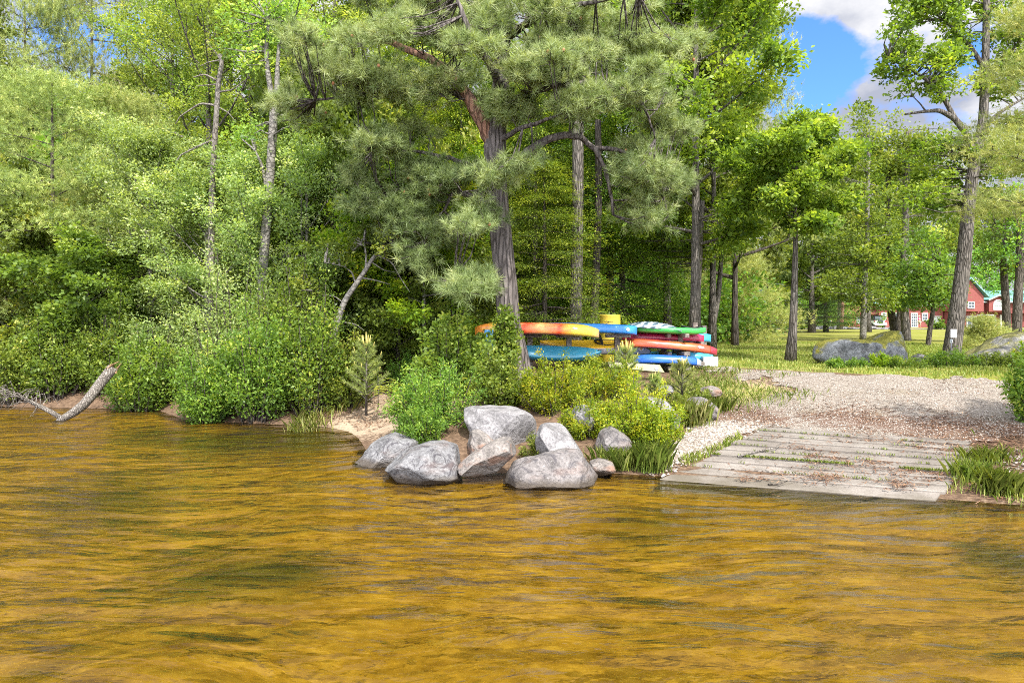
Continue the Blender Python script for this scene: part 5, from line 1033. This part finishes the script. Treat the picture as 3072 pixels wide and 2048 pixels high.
# pale maker's marks and scuffs on the hulls
def hull_mark(label_part, u, v, w, h):
    root = next(o for o in bpy.data.objects if o.get('label', '').startswith(label_part)); bpy.context.view_layer.update(); hull = next(c for c in children(root) if c.name.startswith('hull'))
    Mi = hull.matrix_world.inverted(); o0 = Mi @ Vector((0, 0, H0)); d0 = (Mi.to_3x3() @ Vector(P(u, v, 10) - np.array([0, 0, H0]))).normalized()
    hit, loc, nor, _ = hull.ray_cast(o0, d0)
    if not hit: return
    mb = MB(); xa = (Vector((1, 0, 0)) - nor * nor.x).normalized(); ya = nor.cross(xa); Mx = Matrix((( xa.x, ya.x, nor.x, loc.x), (xa.y, ya.y, nor.y, loc.y), (xa.z, ya.z, nor.z, loc.z), (0, 0, 0, 1)))
    mb.lathe([(.5, -.01), (.5, .004), (.4, .006)], 18, Mx @ Matrix.Diagonal((w, h * .6, 1, 1)))
    mb.build('decal', plain('faded_decal', (.62, .62, .64), .6), root, smooth=False)
random.seed(4); hull_mark('long orange', 575, 328, .12, .07); hull_mark('orange-red', 701, 347, .16, .09); hull_mark('plain blue', 628, 329, .10, .12); hull_mark('dark blue', 672, 358.5, .2, .08)
# clear rumpled cover over the green kayak
mb = MB(); rng = R(6); n_, m_ = 26, 12; c0 = P(654, 325.6, 16.6)
V = []
for i in range(n_):
    for j in range(m_):
        s, q = -1 + 2 * i / (n_ - 1), -1 + 2 * j / (m_ - 1)
        V.append(c0 + np.array([s * .60, q * .33, .10 * (1 - s * s) * (1 - q ** 4) ** .5 - .06 * q * q - .05 * s + .012 * noise.noise((s * 9, q * 5, 1)) + .012 * math.sin(s * 30 + q * 4) * (1 - s * s)]))
mb.add(V, [(i * m_ + j, (i + 1) * m_ + j, (i + 1) * m_ + j + 1, i * m_ + j + 1) for i in range(n_ - 1) for j in range(m_ - 1)])
t = NT('crinkled_clear_cover'); w_ = t.n('ShaderNodeTexWave', Scale=2.2, Distortion=9.0, Detail=3.0); t.set(w_.inputs[0], t.coord('Object', (1, 1, 1), (0, 0, .9)))
cv = t.done(t.prin(t.ramp(w_.outputs[0], [(.2, (.05, .08, .11)), (.5, (.12, .17, .19)), (.85, (.34, .38, .39))]), .25, .5))
o = mb.build('boat_cover', cv); sm = o.modifiers.new('thick', 'SOLIDIFY'); sm.thickness = .012; tag(o, 'crinkled translucent striped cover draped over the green kayak', 'cover')
# racks
def rack(label, posts, arms, group='timber kayak racks'):
    b = base(posts[0][0], posts[0][1]); root = empty('kayak_rack', tuple(b), label, 'rack', group)
    for (u, D, vt) in posts:
        p = base(u, D); t_ = P(u, vt, D); mb = MB(); mb.box(((p[0] - b[0]), D - b[1], (p[2] - .3 + t_[2]) / 2 - b[2]), (.12, .12, t_[2] - p[2] + .3)); mb.build('post', M['wood'], root, bevel=.008)
    for (u, D, v, w, dy) in arms:
        p = P(u, v, D); mb = MB(); mb.box((p[0] - b[0], p[1] - b[1], p[2] - b[2]), (w, dy, .09)); mb.build('arm', M['wood'], root, bevel=.008)
rack('weathered timber rack carrying the orange, teal and yellow kayaks', [(569, 15.75, 334), (617, 16.4, 334), (530, 15.9, 334)],
     [(567.5, 15.55, 335.2, .52, .10), (567.5, 15.55, 358.2, .50, .10), (618, 16.2, 335.2, .60, .10), (531, 15.7, 335.2, .5, .10), (531, 15.7, 358.2, .5, .10), (569, 16.2, 335.2, .10, 1.2), (617, 16.8, 353.5, .10, 1.3), (569, 16.6, 353.5, .10, 1.3)])
rack('darker timber rack carrying the green, red and blue kayaks, nearest the lawn', [(680, 16.75, 333), (664, 17.2, 330), (695, 17.3, 322), (704, 18.2, 325)],
     [(681, 16.6, 334.6, .10, 1.2), (681, 16.5, 352.3, .14, 1.2), (664, 17.0, 334.5, .09, 1.2), (664, 17.0, 342.0, .09, 1.4), (695, 17.3, 342.2, .09, 1.4), (681, 16.5, 366.0, .12, 1.4), (664, 16.9, 352.3, .09, 1.3), (664, 16.5, 366, .10, 1.4), (695, 17.0, 361.5, .10, 1.4)])
# drum, navy board, pale board, crate, blue blade
yb = plain('yellow_drum_paint', (.52, .38, .045), .5, .4, 0, .1, 5)
c0 = base(610, 18.3); ztop = P(610, 314.5, 18.3)[2] - c0[2]
mb = MB(); mb.lathe([(.27, .02), (.275, .04), (.275, ztop * .35), (.285, ztop * .36), (.275, ztop * .38), (.275, ztop * .70), (.285, ztop * .71), (.275, ztop * .73), (.275, ztop - .03), (.28, ztop - .015), (.27, ztop), (.255, ztop), (.25, ztop - .02)], 32)
root = empty('drum', tuple(c0), 'tall ochre yellow drum standing behind the blue kayak', 'drum'); mb.build('barrel', yb, root)
mb = MB()
for k_ in range(5): mb.tube([(-.19 + k_ * .045, -.262 - .012, ztop - .20 + .01 * (k_ % 2)), (-.17 + k_ * .045, -.272, ztop - .165), (-.15 + k_ * .045, -.274, ztop - .195)], .007, 5)
mb.build('scrawl', BLK, root)
def board(name, label, pts, D, tdep, mat, cat, emblem=None):
    ol = np.array([P(u, v, D) for u, v in pts]); c = ol.mean(0); q = ol - c; mb = MB(); n = len(q); V = []
    for f, y in ((.94, -tdep), (1, -tdep * .6), (1, tdep * .6), (.94, tdep)): V += [(p[0] * f, y, p[2] * f) for p in q]
    mb.add(V, [(j * n + k, j * n + (k + 1) % n, (j + 1) * n + (k + 1) % n, (j + 1) * n + k) for j in range(3) for k in range(n)] + [tuple(range(n))[::-1], tuple(3 * n + k for k in range(n))])
    root = empty(name, tuple(c), label, cat); mb.build('deck', mat, root, smooth=False)
    return root, c
navy = glossy('navy_plastic', None, (.035, .06, .13)); WHT = plain('white_paint', (.50, .50, .50), .5)
r_, c_ = board('paddle_board', 'navy blue rounded board end with a white oval emblem, between the racks', [(590, 362 - 8), (590, 345), (636, 344), (641, 344.5), (646, 346.5), (650, 349.5), (651.5, 352.5), (646, 353.5), (634, 353.8)], 16.55, .045, navy, 'paddle board')
mb = MB(); e = P(641, 348.2, 16.55) - c_
mb.lathe([(.065, 0), (.075, .004), (.07, .008)], 20, Matrix.Translation((e[0], -.044, e[2])) @ Matrix.Rotation(PI / 2, 4, 'X') @ Matrix.Diagonal((1, .72, 1, 1))); mb.build('emblem', WHT, r_)
mb = MB(); mb.lathe([(.02, 0), (.03, .004), (.02, .008)], 12, Matrix.Translation((e[0], -.050, e[2])) @ Matrix.Rotation(PI / 2, 4, 'X')); mb.build('emblem', plain('orange_mark', (.6, .3, .1)), r_)
tan = plain('pale_khaki_plastic', (.22, .21, .12), .55, .4, 0, .1, 4)
g0, g1 = G(612, 367, .1), G(661, 372, .1)
r_, c_ = board('plastic_panel', 'pale khaki panel with a small round mark tilted on the ground below the far rack', [(608, 361.5), (630, 362.5), (660, 364.5), (664, 373), (640, 370.5), (610, 367.5)], 15.2, .03, tan, 'panel')
e = P(656, 368.8, 15.2) - c_; mb = MB(); mb.lathe([(.038, 0), (.045, .003), (.034, .006)], 20, Matrix.Translation((e[0], -.031, e[2])) @ Matrix.Rotation(PI / 2, 4, 'X')); mb.build('emblem', GRYP, r_)
r_.rotation_euler = (-.45, 0, 0)
cb_ = base(708.5, 17.1); root = empty('crate', (cb_[0], cb_[1], cb_[2]), 'white slatted plastic crate under the low light blue kayak', 'crate'); mb = MB(); cw, ch, cd = .17, .22, .2
for z in np.linspace(.03, ch, 5): mb.box((0, -cd, z), (2 * cw, .02, .035)); mb.box((0, cd, z), (2 * cw, .02, .035)); mb.box((-cw, 0, z), (.02, 2 * cd, .035)); mb.box((cw, 0, z), (.02, 2 * cd, .035))
for sx in (-1, 0, 1):
    for sy in (-1, 1): mb.box((sx * cw * .98, sy * cd * .96, ch / 2), (.03, .03, ch))
mb.build('frame', WHT, root, smooth=False); mb = MB(); mb.box((0, 0, .012), (2 * cw - .03, 2 * cd - .03, .02)); mb.build('bottom', WHT, root, smooth=False)
root = empty('blue_board', tuple(P(489, 342, 15.15)), 'upright blue board end sticking up beside the big pine trunk', 'board'); mb = MB()
mb.tube([(0, 0, -.36), (.02, 0, -.1), (0, 0, .12), (0, 0, .28)], [.05, .11, .115, .10], 12); o = mb.build('face', glossy('cobalt_plastic', None, (.03, .25, .52)), root); o.scale = (1, .3, 1)

# ------------------------------------------------------------------ sign, outlet and conduit on the oak
b = P(952, 333.0, 20.15); root = empty('tree_sign', tuple(b + np.array([.02, -.06, 0])), 'white rectangular notice with two lines of small lettering nailed to the leaning oak', 'sign'); root.rotation_euler = (0, .0, 0)
wsg = plain('sign_white', (.72, .70, .72), .5, .4, 0, .04)
mb = MB(); mb.box((0, 0, 0), (.185, .012, .245)); mb.build('panel', wsg, root, bevel=.003)
ink = plain('sign_ink', (.12, .10, .13), .7)
for z, n_ in ((.0, 6), (-.055, 6)):
    mb = MB()
    for k_ in range(n_): mb.box((-.055 + k_ * .022, -.0085, z), (.013, .003, .018))
    mb.build('lettering', ink, root, smooth=False)
b = P(950.2, 340.5, 20.2); root = empty('outlet_box', tuple(b + np.array([0, -.05, 0])), 'small grey electrical box with conduit on the oak below the white notice', 'electrical box')
gm = plain('galvanised_grey', (.42, .46, .50), .45, .5, .3); mb = MB(); mb.box((0, 0, 0), (.075, .05, .11)); mb.build('box', gm, root, bevel=.008); mb = MB(); mb.box((-.005, -.027, 0), (.04, .008, .06)); mb.build('cover', plain('box_dark', (.08, .09, .11), .5), root, bevel=.004)
mb = MB(); mb.tube([(0, 0, -.05), (.0, -.01, -.2), (-.03, -.02, -.42), (-.05, -.03, -.62)], .014, 8); mb.build('conduit', plain('conduit_dark', (.06, .07, .09), .5), root)

# ------------------------------------------------------------------ red house far behind the lawn
DH = 108.0
def hx(u): return (u - 512) * DH / F
def hz(v): return H0 - (v - HV) * DH / F
red = NT('red_clapboard'); oc = red.coord(); wv = red.n('ShaderNodeTexWave', wave_type='BANDS', bands_direction='Z', Scale=2.6); red.set(wv.inputs[0], oc)
M['red'] = red.done(red.prin(red.mix(red.ramp(red.noise(oc, .6, 4), [(.35, 0.0), (.7, .5)]), (.20, .058, .052), (.26, .082, .072)), .75, .25, red.bump(wv.outputs[0], .5, .03)))
tl = NT('green_metal_roof'); oc = tl.coord(); wv = tl.n('ShaderNodeTexWave', wave_type='BANDS', bands_direction='X', Scale=.55); tl.set(wv.inputs[0], oc)
M['teal'] = tl.done(tl.prin(tl.mix(tl.ramp(wv.outputs[0], [(.90, 0.0), (.97, 1.0)]), (.16, .32, .30), (.06, .15, .14)), .45, .4, None, .0))
glass = plain('window_glass', (.06, .08, .10), .12, .6); curtain = plain('curtained_pane', (.42, .45, .44), .4, .4); cream = plain('cream_trim', (.78, .74, .66), .6)
g0 = hz(327.5)
house = empty('house', (hx(985), DH, g0), 'red clapboard house with teal metal roof, white windows and an arched upper window', 'house')
def hpart(name, mb, mat, parent=house, smooth=False): return mb.build(name, mat, parent, smooth=smooth)
def HP(u, v, dy=0): return np.array([hx(u) - hx(985), dy, hz(v) - g0])
def wallbox(u0, u1, v0, v1, dy0, dy1):
    a, b_ = HP(u0, v1), HP(u1, v0); mb = MB(); mb.box(((a[0] + b_[0]) / 2, (dy0 + dy1) / 2, (a[2] + b_[2]) / 2), (b_[0] - a[0], dy1 - dy0, b_[2] - a[2])); return mb
hpart('wall', wallbox(973, 1075, 302, 313, -.6, 9), M['red']); hpart('wall', wallbox(974, 1075, 313, 330, .3, 8.6), M['red'])
hpart('wall', wallbox(944, 972.6, 297, 311, -2.6, 8), M['red']); hpart('wall', wallbox(945.5, 972, 311, 330, -1.4, 7.6), M['red'])
hpart('wall', wallbox(880, 944, 305, 330, .2, 8), M['red']); hpart('wall', wallbox(848, 880, 313, 330, 1.0, 7), M['red'])
def gable_roof(u0, u1, ve, vr, dy0, dy1, ov=.5, th=.18):
    x0, x1 = HP(u0, ve)[0] - ov, HP(u1, ve)[0] + ov; ze, zr = HP(u0, ve)[2], HP(u0, vr)[2]; ym = (dy0 + dy1) / 2; mb = MB()
    for s0, s1 in (((x0, dy0 - ov, ze - .15), (x0, ym, zr)), ((x0, dy1 + ov, ze - .15), (x0, ym, zr))):
        V = [s0, (x1, s0[1], s0[2]), (x1, s1[1], s1[2]), s1]; V += [(p[0], p[1], p[2] + th) for p in V]
        mb.add(V, [(0, 1, 2, 3), (4, 5, 6, 7), (0, 1, 5, 4), (1, 2, 6, 5), (2, 3, 7, 6), (3, 0, 4, 7)])
    return mb
hpart('roof', gable_roof(973.5, 1075, 301.6, 290, -.6, 9), M['teal']); hpart('roof', gable_roof(880, 944, 304.6, 294, .2, 8), M['teal']); hpart('roof', gable_roof(848, 880, 312.6, 306, 1, 7), M['red'])
# front gable of the taller left block
xm = (HP(944, 0)[0] + HP(972.6, 0)[0]) / 2; x0, x1 = HP(943, 0)[0] - .3, HP(973.6, 0)[0] + .4; ze, zr = HP(0, 297)[2], HP(0, 279)[2]; mb = MB()
for xa in (x0, x1):
    V = [(xa, -3.1, ze - .1), (xm, -3.1, zr), (xm, 8.4, zr), (xa, 8.4, ze - .1)]; V += [(p[0], p[1], p[2] + .2) for p in V]; mb.add(V, [(0, 1, 2, 3), (4, 5, 6, 7), (0, 1, 5, 4), (1, 2, 6, 5), (2, 3, 7, 6), (3, 0, 4, 7)])
hpart('roof', mb, M['teal'])
mb = MB(); mb.add([(x0 + .4, -2.6, ze), (x1 - .5, -2.6, ze), (xm, -2.6, zr - .1), (x0 + .4, 7.9, ze), (x1 - .5, 7.9, ze), (xm, 7.9, zr - .1)], [(0, 1, 2), (3, 5, 4), (0, 2, 5, 3), (1, 4, 5, 2)]); hpart('gable', mb, M['red'])
# fascia boards
for (u0, u1, v, dy) in ((973.5, 1075, 301.2, -1.14), (880, 944, 304.2, -.34)):
    mb = wallbox(u0, u1, v, v + 1.1, dy - .06, dy); hpart('fascia', mb, WHT)
# dormer bay with arched window
bay = hpart('bay', wallbox(982.2, 999.8, 300, 311.4, -1.6, -.58), M['red'])
mb = MB(); a, c_, b_ = HP(980.5, 300.2), HP(991, 295.6), HP(1001.5, 300.2)
for p, q in ((a, c_), (b_, c_)):
    V = [(p[0], -1.95, p[2]), (q[0], -1.95, q[2]), (q[0], 2.5, q[2]), (p[0], 2.5, p[2])]; V += [(w[0], w[1], w[2] + .16) for w in V]; mb.add(V, [(0, 1, 2, 3), (4, 5, 6, 7), (0, 1, 5, 4), (1, 2, 6, 5), (2, 3, 7, 6), (3, 0, 4, 7)])
hpart('dormer_roof', mb, M['teal'])
mb = MB(); mb.add([(a[0] + .2, -1.6, a[2] - .05), (b_[0] - .2, -1.6, a[2] - .05), (c_[0], -1.6, c_[2] - .05), (a[0] + .2, 1.5, a[2] - .05), (b_[0] - .2, 1.5, a[2] - .05), (c_[0], 1.5, c_[2] - .05)], [(0, 1, 2), (3, 5, 4), (0, 2, 5, 3), (1, 4, 5, 2)]); hpart('gable', mb, M['red'])
for s_, (p, q) in enumerate(((a, c_), (b_, c_))):
    mb = MB(); mb.tube([(p[0], -1.98, p[2] + .03), (q[0], -1.98, q[2] + .03)], .09, 4); hpart('fascia', mb, WHT)
def window(u0, u1, v0, v1, dy, pane=glass, cols=2, rows=2, arch=False, name='window', fr=.14):
    a, b_ = HP(u0, v1, dy), HP(u1, v0, dy); w, h = b_[0] - a[0], b_[2] - a[2]; cx, z0 = (a[0] + b_[0]) / 2, a[2]
    root = hpart(name, (lambda mb: (mb.box((cx - w / 2, dy - .05, z0 + h / 2), (fr, .12, h)), mb.box((cx + w / 2, dy - .05, z0 + h / 2), (fr, .12, h)), mb.box((cx, dy - .05, z0), (w + fr, .121, fr)), mb.box((cx, dy - .05, z0 + h), (w + fr, .121, fr)),
        [mb.box((cx - w / 2 + w * k / cols, dy - .04, z0 + h / 2), (.06, .08, h)) for k in range(1, cols)], [mb.box((cx, dy - .035, z0 + h * k / rows), (w, .07, .06)) for k in range(1, rows)],
        mb.tube([(cx + w / 2 * math.cos(t_), dy - .05, z0 + h + w / 2 * math.sin(t_)) for t_ in np.linspace(0, PI, 15)], .08, 6) if arch else None) and mb)(MB()), WHT)
    mb = MB(); mb.box((cx, dy - .012, z0 + h / 2), (w, .02, h)); hpart('pane', mb, pane, root)
    if arch:
        mb = MB(); n_ = 14; V = [(cx, dy - .02, z0 + h)] + [(cx + w / 2 * math.cos(t_), dy - .02, z0 + h + w / 2 * math.sin(t_)) for t_ in np.linspace(0, PI, n_)]; mb.add(V, [(0, k, k + 1) for k in range(1, n_)]); hpart('pane', mb, pane, root)
window(986.5, 995.8, 304.6, 309.3, -1.6, curtain, 2, 1, True)
window(998.5 - 6, 997, 315, 325.5, .3, curtain, 1, 1, name='door'); window(1001.5, 1007, 314.5, 327, .3, cream, 1, 1, name='door'); window(1030, 1038, 316, 323, .3)
window(947, 951, 303, 307.8, -2.6); window(957, 963, 302, 308, -2.6); window(947.5, 950.5, 318, 324.5, -1.4); window(961, 970, 316, 327, -1.4, glass, 2, 1)
window(896, 902, 312.5, 322, .2); window(912, 917.8, 313, 326.5, .2, glass, 3, 5, name='door'); window(923, 928, 313, 320, .2); window(933, 941, 316, 323, .2, curtain); window(882.5, 886.5, 312.5, 322, .2); window(860, 866, 317, 322.5, 1.0)
mb = MB(); mb.tube([(HP(1003, 0)[0], 4.2, HP(0, 292)[2]), (HP(1003, 0)[0], 4.2, HP(0, 287.5)[2])], .12, 8); hpart('vent_pipe', mb, gm)

# ------------------------------------------------------------------ vehicles, boat, people far off
def bx(parent, name, mat, boxes, bevel=.06):
    mb = MB()
    for c, d in boxes: mb.box(c, d)
    return mb.build(name, mat, parent, bevel=bevel)
def wheel(parent, c, r, w, axis='X'):
    Mx = Matrix.Translation(c) @ (Matrix.Rotation(PI / 2, 4, 'Y') if axis == 'X' else Matrix.Rotation(PI / 2, 4, 'X'))
    mb = MB(); mb.lathe([(r * .55, -w / 2), (r * .9, -w / 2), (r, -w * .3), (r, w * .3), (r * .9, w / 2), (r * .55, w / 2)], 20, Mx); tyre = mb.build('tyre', BLK, parent)
    mb = MB(); mb.lathe([(.02, -w * .42), (r * .55, -w * .42), (r * .56, w * .42), (.02, w * .42)], 16, Mx); mb.build('rim', gm, tyre)
DV = 98.0; b = base(880.5, DV); root = empty('parked_car', tuple(b), 'white off-road car parked with its rear spare wheel facing the lawn', 'car')
wp = plain('white_car_paint', (.72, .73, .76), .3, .5, 0, .03)
bx(root, 'body', wp, [((0, 2, .78), (1.78, 4.0, .62)), ((0, .08, .62), (1.8, .3, .28))]); bx(root, 'cabin', BLK, [((0, 1.75, 1.4), (1.62, 3.0, .70))], .12); bx(root, 'roof', BLK, [((0, 1.75, 1.77), (1.58, 2.9, .07))], .03); bx(root, 'rear_window', glass, [((0, .235, 1.4), (1.3, .03, .46))], .01)
bx(root, 'bumper', wp, [((0, -.14, .48), (1.75, .22, .24))], .05)
for s_ in (-1, 1): bx(root, 'tail_light', plain('tail_red', (.45, .02, .03), .3), [((s_ * .78, -.02, .95), (.18, .06, .26))], .02); bx(root, 'mirror', BLK, [((s_ * 1.0, 2.9, 1.25), (.2, .1, .16))], .03)
for s_ in (-1, 1):
    for y in (.6, 3.3): wheel(root, (s_ * .78, y, .38), .38, .26)
mb = MB(); mb.lathe([(.05, -.12), (.3, -.12), (.36, -.08), (.36, .08), (.3, .1), (.05, .1)], 24, Matrix.Translation((0, -.14, 1.0)) @ Matrix.Rotation(PI / 2, 4, 'X')); mb.build('spare_wheel', plain('tyre_cover', (.03, .035, .06), .5), root)
DV = 92.0; b = base(985.5, DV); root = empty('golf_cart', tuple(b), 'dark golf cart with a pale roof parked before the red house', 'golf cart'); root.rotation_euler = (0, 0, .5)
bx(root, 'canopy', WHT, [((0, 0, 1.85), (2.0, 1.2, .09))], .03); bx(root, 'body', BLK, [((0, 0, .48), (2.3, 1.15, .3)), ((-.95, 0, .72), (.4, 1.05, .34))], .06); bx(root, 'seat', plain('navy_vinyl', (.03, .05, .12), .5), [((.25, 0, .78), (.5, 1.0, .16)), ((.48, 0, 1.05), (.12, 1.0, .4))], .04)
for sx in (-.85, .8):
    for sy in (-1, 1): mb = MB(); mb.tube([(sx, sy * .52, .6), (sx * .92, sy * .54, 1.85)], .025, 6); mb.build('roof_post', BLK, root)
bx(root, 'cooler', plain('blue_cooler', (.04, .12, .42), .5), [((.9, .1, .85), (.4, .6, .35))], .03)
for sx in (-.8, .75):
    for sy in (-1, 1): wheel(root, (sx, sy * .52, .23), .23, .18, 'Y')
mb = MB(); mb.tube([(-.45, .28, .8), (-.25, .28, 1.1)], .02, 6); mb.build('steering_column', BLK, root)
DV = 88.0; b = base(776, DV); root = empty('motor_boat', tuple(b), 'grey and white open boat on a trailer far back beside the utility pole', 'boat'); root.rotation_euler = (0, 0, .55)
mb = MB(); rings = []
for i in range(21):
    t_ = i / 20; w = 1.0 * (1 - max(0, (t_ - .45) / .55) ** 2.2) ** .6 if t_ < 1 else .03; kz = .55 + .5 * max(0, t_ - .6) ** 2 * 3; rings.append([(2.6 - t_ * 5.2 if False else -2.6 + t_ * 5.2, w * y, kz + (1.25 + .15 * t_ - kz) * z) for y, z in ((-1, 1), (-.97, .5), (-.7, .1), (0, 0), (.7, .1), (.97, .5), (1, 1), (.85, 1), (.8, .5), (0, .42), (-.8, .5), (-.85, 1))])
V = [p for r in rings for p in r]; mb.add(V, [(i * 12 + k, (i + 1) * 12 + k, (i + 1) * 12 + (k + 1) % 12, i * 12 + (k + 1) % 12) for i in range(20) for k in range(12)] + [tuple(range(12))[::-1]])
mb.build('hull', plain('boat_grey', (.45, .48, .53), .35, .5), root); bx(root, 'stripe', WHT, [((-.6, -1.005, .82), (3.8, .03, .22)), ((-.6, 1.005, .82), (3.8, .03, .22))], .01)
bx(root, 'windscreen', glass, [((.5, 0, 1.6), (.06, 1.5, .5))], .02); bx(root, 'engine', BLK, [((-2.8, 0, 1.35), (.45, .5, .7))], .1); bx(root, 'trailer', gm, [((0, 0, .45), (5.4, .12, .1)), ((0, .7, .45), (3, .08, .08)), ((0, -.7, .45), (3, .08, .08))], .01)
for s_ in (-1, 1): wheel(root, (-.5, s_ * .85, .32), .32, .2, 'Y')
b = base(848.5, 92); root = empty('hydrant', tuple(b), 'small yellow post hydrant at the far edge of the lawn', 'hydrant'); mb = MB(); mb.lathe([(.18, 0), (.2, .05), (.13, .1), (.13, .6), (.17, .63), (.15, .75), (.08, .85), (.03, .9)], 14); mb.build('barrel', plain('hydrant_yellow', (.6, .42, .04), .5), root); mb = MB(); mb.tube([(-.24, 0, .5), (.24, 0, .5)], .07, 8); mb.build('outlet', WHT, root)
def person(label, u, D, sc, shirt, legs, skin=(.45, .27, .19), hat=None, stride=.12, group=None):
    b = base(u, D); root = empty('person', tuple(b), label, 'person', group, .4); root.scale = (sc,) * 3
    J = {'pel': (0, 0, .95, .15), 'wai': (0, 0, 1.1, .13), 'che': (0, -.01, 1.32, .15), 'nec': (0, 0, 1.5, .055), 'hea': (0, -.02, 1.62, .085), 'top': (0, -.01, 1.73, .07)}
    E = [('pel', 'wai'), ('wai', 'che'), ('che', 'nec'), ('nec', 'hea'), ('hea', 'top')]
    for s_, n_ in ((-1, 'l'), (1, 'r')):
        J[n_ + 'h'] = (s_ * .10, 0, .88, .10); J[n_ + 'k'] = (s_ * .11, -s_ * stride, .48, .065); J[n_ + 'a'] = (s_ * .11, -s_ * stride * .8, .07, .045); J[n_ + 't'] = (s_ * .12, -s_ * stride * .8 - .17, .035, .035)
        J[n_ + 's'] = (s_ * .19, 0, 1.41, .065); J[n_ + 'e'] = (s_ * .27, .04, 1.14, .045); J[n_ + 'w'] = (s_ * .25, -.12, .93, .032); J[n_ + 'f'] = (s_ * .24, -.17, .83, .028)
        E += [('pel', n_ + 'h'), (n_ + 'h', n_ + 'k'), (n_ + 'k', n_ + 'a'), (n_ + 'a', n_ + 't'), ('che', n_ + 's'), (n_ + 's', n_ + 'e'), (n_ + 'e', n_ + 'w'), (n_ + 'w', n_ + 'f')]
    K = list(J)
    def skin_obj(name, keys, grow, mat):
        ks = [k for k in K if k in keys]; me = bpy.data.meshes.new(name); me.from_pydata([J[k][:3] for k in ks], [(ks.index(a), ks.index(c)) for a, c in E if a in ks and c in ks], [])
        o = link(name, me, mat, root); md = o.modifiers.new('skin', 'SKIN'); o.modifiers.new('sub', 'SUBSURF').render_levels = 2
        for i_, k in enumerate(ks): r = J[k][3] + grow; me.skin_vertices[0].data[i_].radius = (r, r * .85); me.skin_vertices[0].data[i_].use_root = (i_ == 0)
        return o
    skin_obj('body', K, 0, plain('skin', skin, .6)); skin_obj('shirt', ['wai', 'che', 'ls', 'le', 'rs', 're'], .022, plain('shirt_cloth', shirt, .9)); skin_obj('trousers', ['pel', 'lh', 'lk', 'rh', 'rk'] + ([] if legs[1] else ['la', 'ra']), .02, plain('trouser_cloth', legs[0], .9))
    mb = MB(); mb.lathe([(.155 if hat else .095, 1.69), (.10, 1.70), (.10, 1.76), (.07, 1.81), (.01, 1.83)], 16); mb.build('hat' if hat else 'hair', plain('hat_cloth', hat or (.06, .04, .03), .9), root)
person('person in a pink shirt and pale hat standing before the red house', 919.5, 95, 1.0, (.62, .06, .20), ((.35, .30, .22), True), hat=(.65, .55, .45))
person('small person in a green top beside the rough edge of the far lawn', 831, 92, .72, (.03, .35, .28), ((.08, .09, .12), True))
person('small person in a faded red top next to the person in green', 817, 93, .66, (.5, .12, .12), ((.12, .12, .2), True))
b = base(766, 75); root = empty('utility_pole', tuple(b), 'dark wooden utility pole left of the slender oak', 'utility pole'); h_ = P(0, 288, 75)[2]
mb = MB(); mb.tube([(0, 0, -.3), (0, 0, h_ + 2.5)], [.24, .19], 12); mb.build('pole', M['darkbark'], root); mb = MB(); mb.box((0, 0, h_ + 2.0), (2.0, .12, .12)); mb.build('crossarm', M['darkbark'], root, smooth=False)
for k_, (z_, lab) in enumerate(((h_ - .3, 'upper thin wire running right from the utility pole'), (h_ - .95, 'lower thin wire running right from the utility pole'))):
    mb = MB(); x0 = b[0]; mb.tube([(x0 + 22 * s, 75 + 22 * s * .25, b[2] + z_ - .5 * math.sin(PI * s)) for s in np.linspace(0, 1, 14)], .014, 5); tag(mb.build('overhead_wire', GRYP), lab, 'wire', 'overhead wires')
rng = R(55)
for i in range(12):
    u = 815 + i * 7.0 + rng.normal(0, 1.2); bb = base(u, 84 + rng.normal(0, 1)); bm = bmesh.new(); bmesh.ops.create_icosphere(bm, subdivisions=3, radius=1)
    sx, sz = rng.uniform(.35, .75), rng.uniform(.18, .34)
    for v in bm.verts: k = 1 + .25 * noise.noise(v.co * 1.4 + Vector((i * 5, 0, 0))); v.co = Vector((v.co.x * sx * k, v.co.y * .4 * k, v.co.z * sz * k))
    me = bpy.data.meshes.new('edging_stone'); bm.to_mesh(me); bm.free(); me.polygons.foreach_set('use_smooth', np.ones(len(me.polygons), bool))
    tag(link('edging_stone', me, rA, None, (bb[0], bb[1], bb[2] + sz * .4)), 'rough grey stone in the low row edging the far lawn before the car', 'stone', 'row of edging stones on the far lawn')
gridmesh('road', np.linspace(14, 75, 80), np.linspace(84, 92, 12), lambda x, y: y < 100, lambda x, y: gh(x, y) + .03, {'litter': lambda x, y: 0 * x}, M['gravel'])
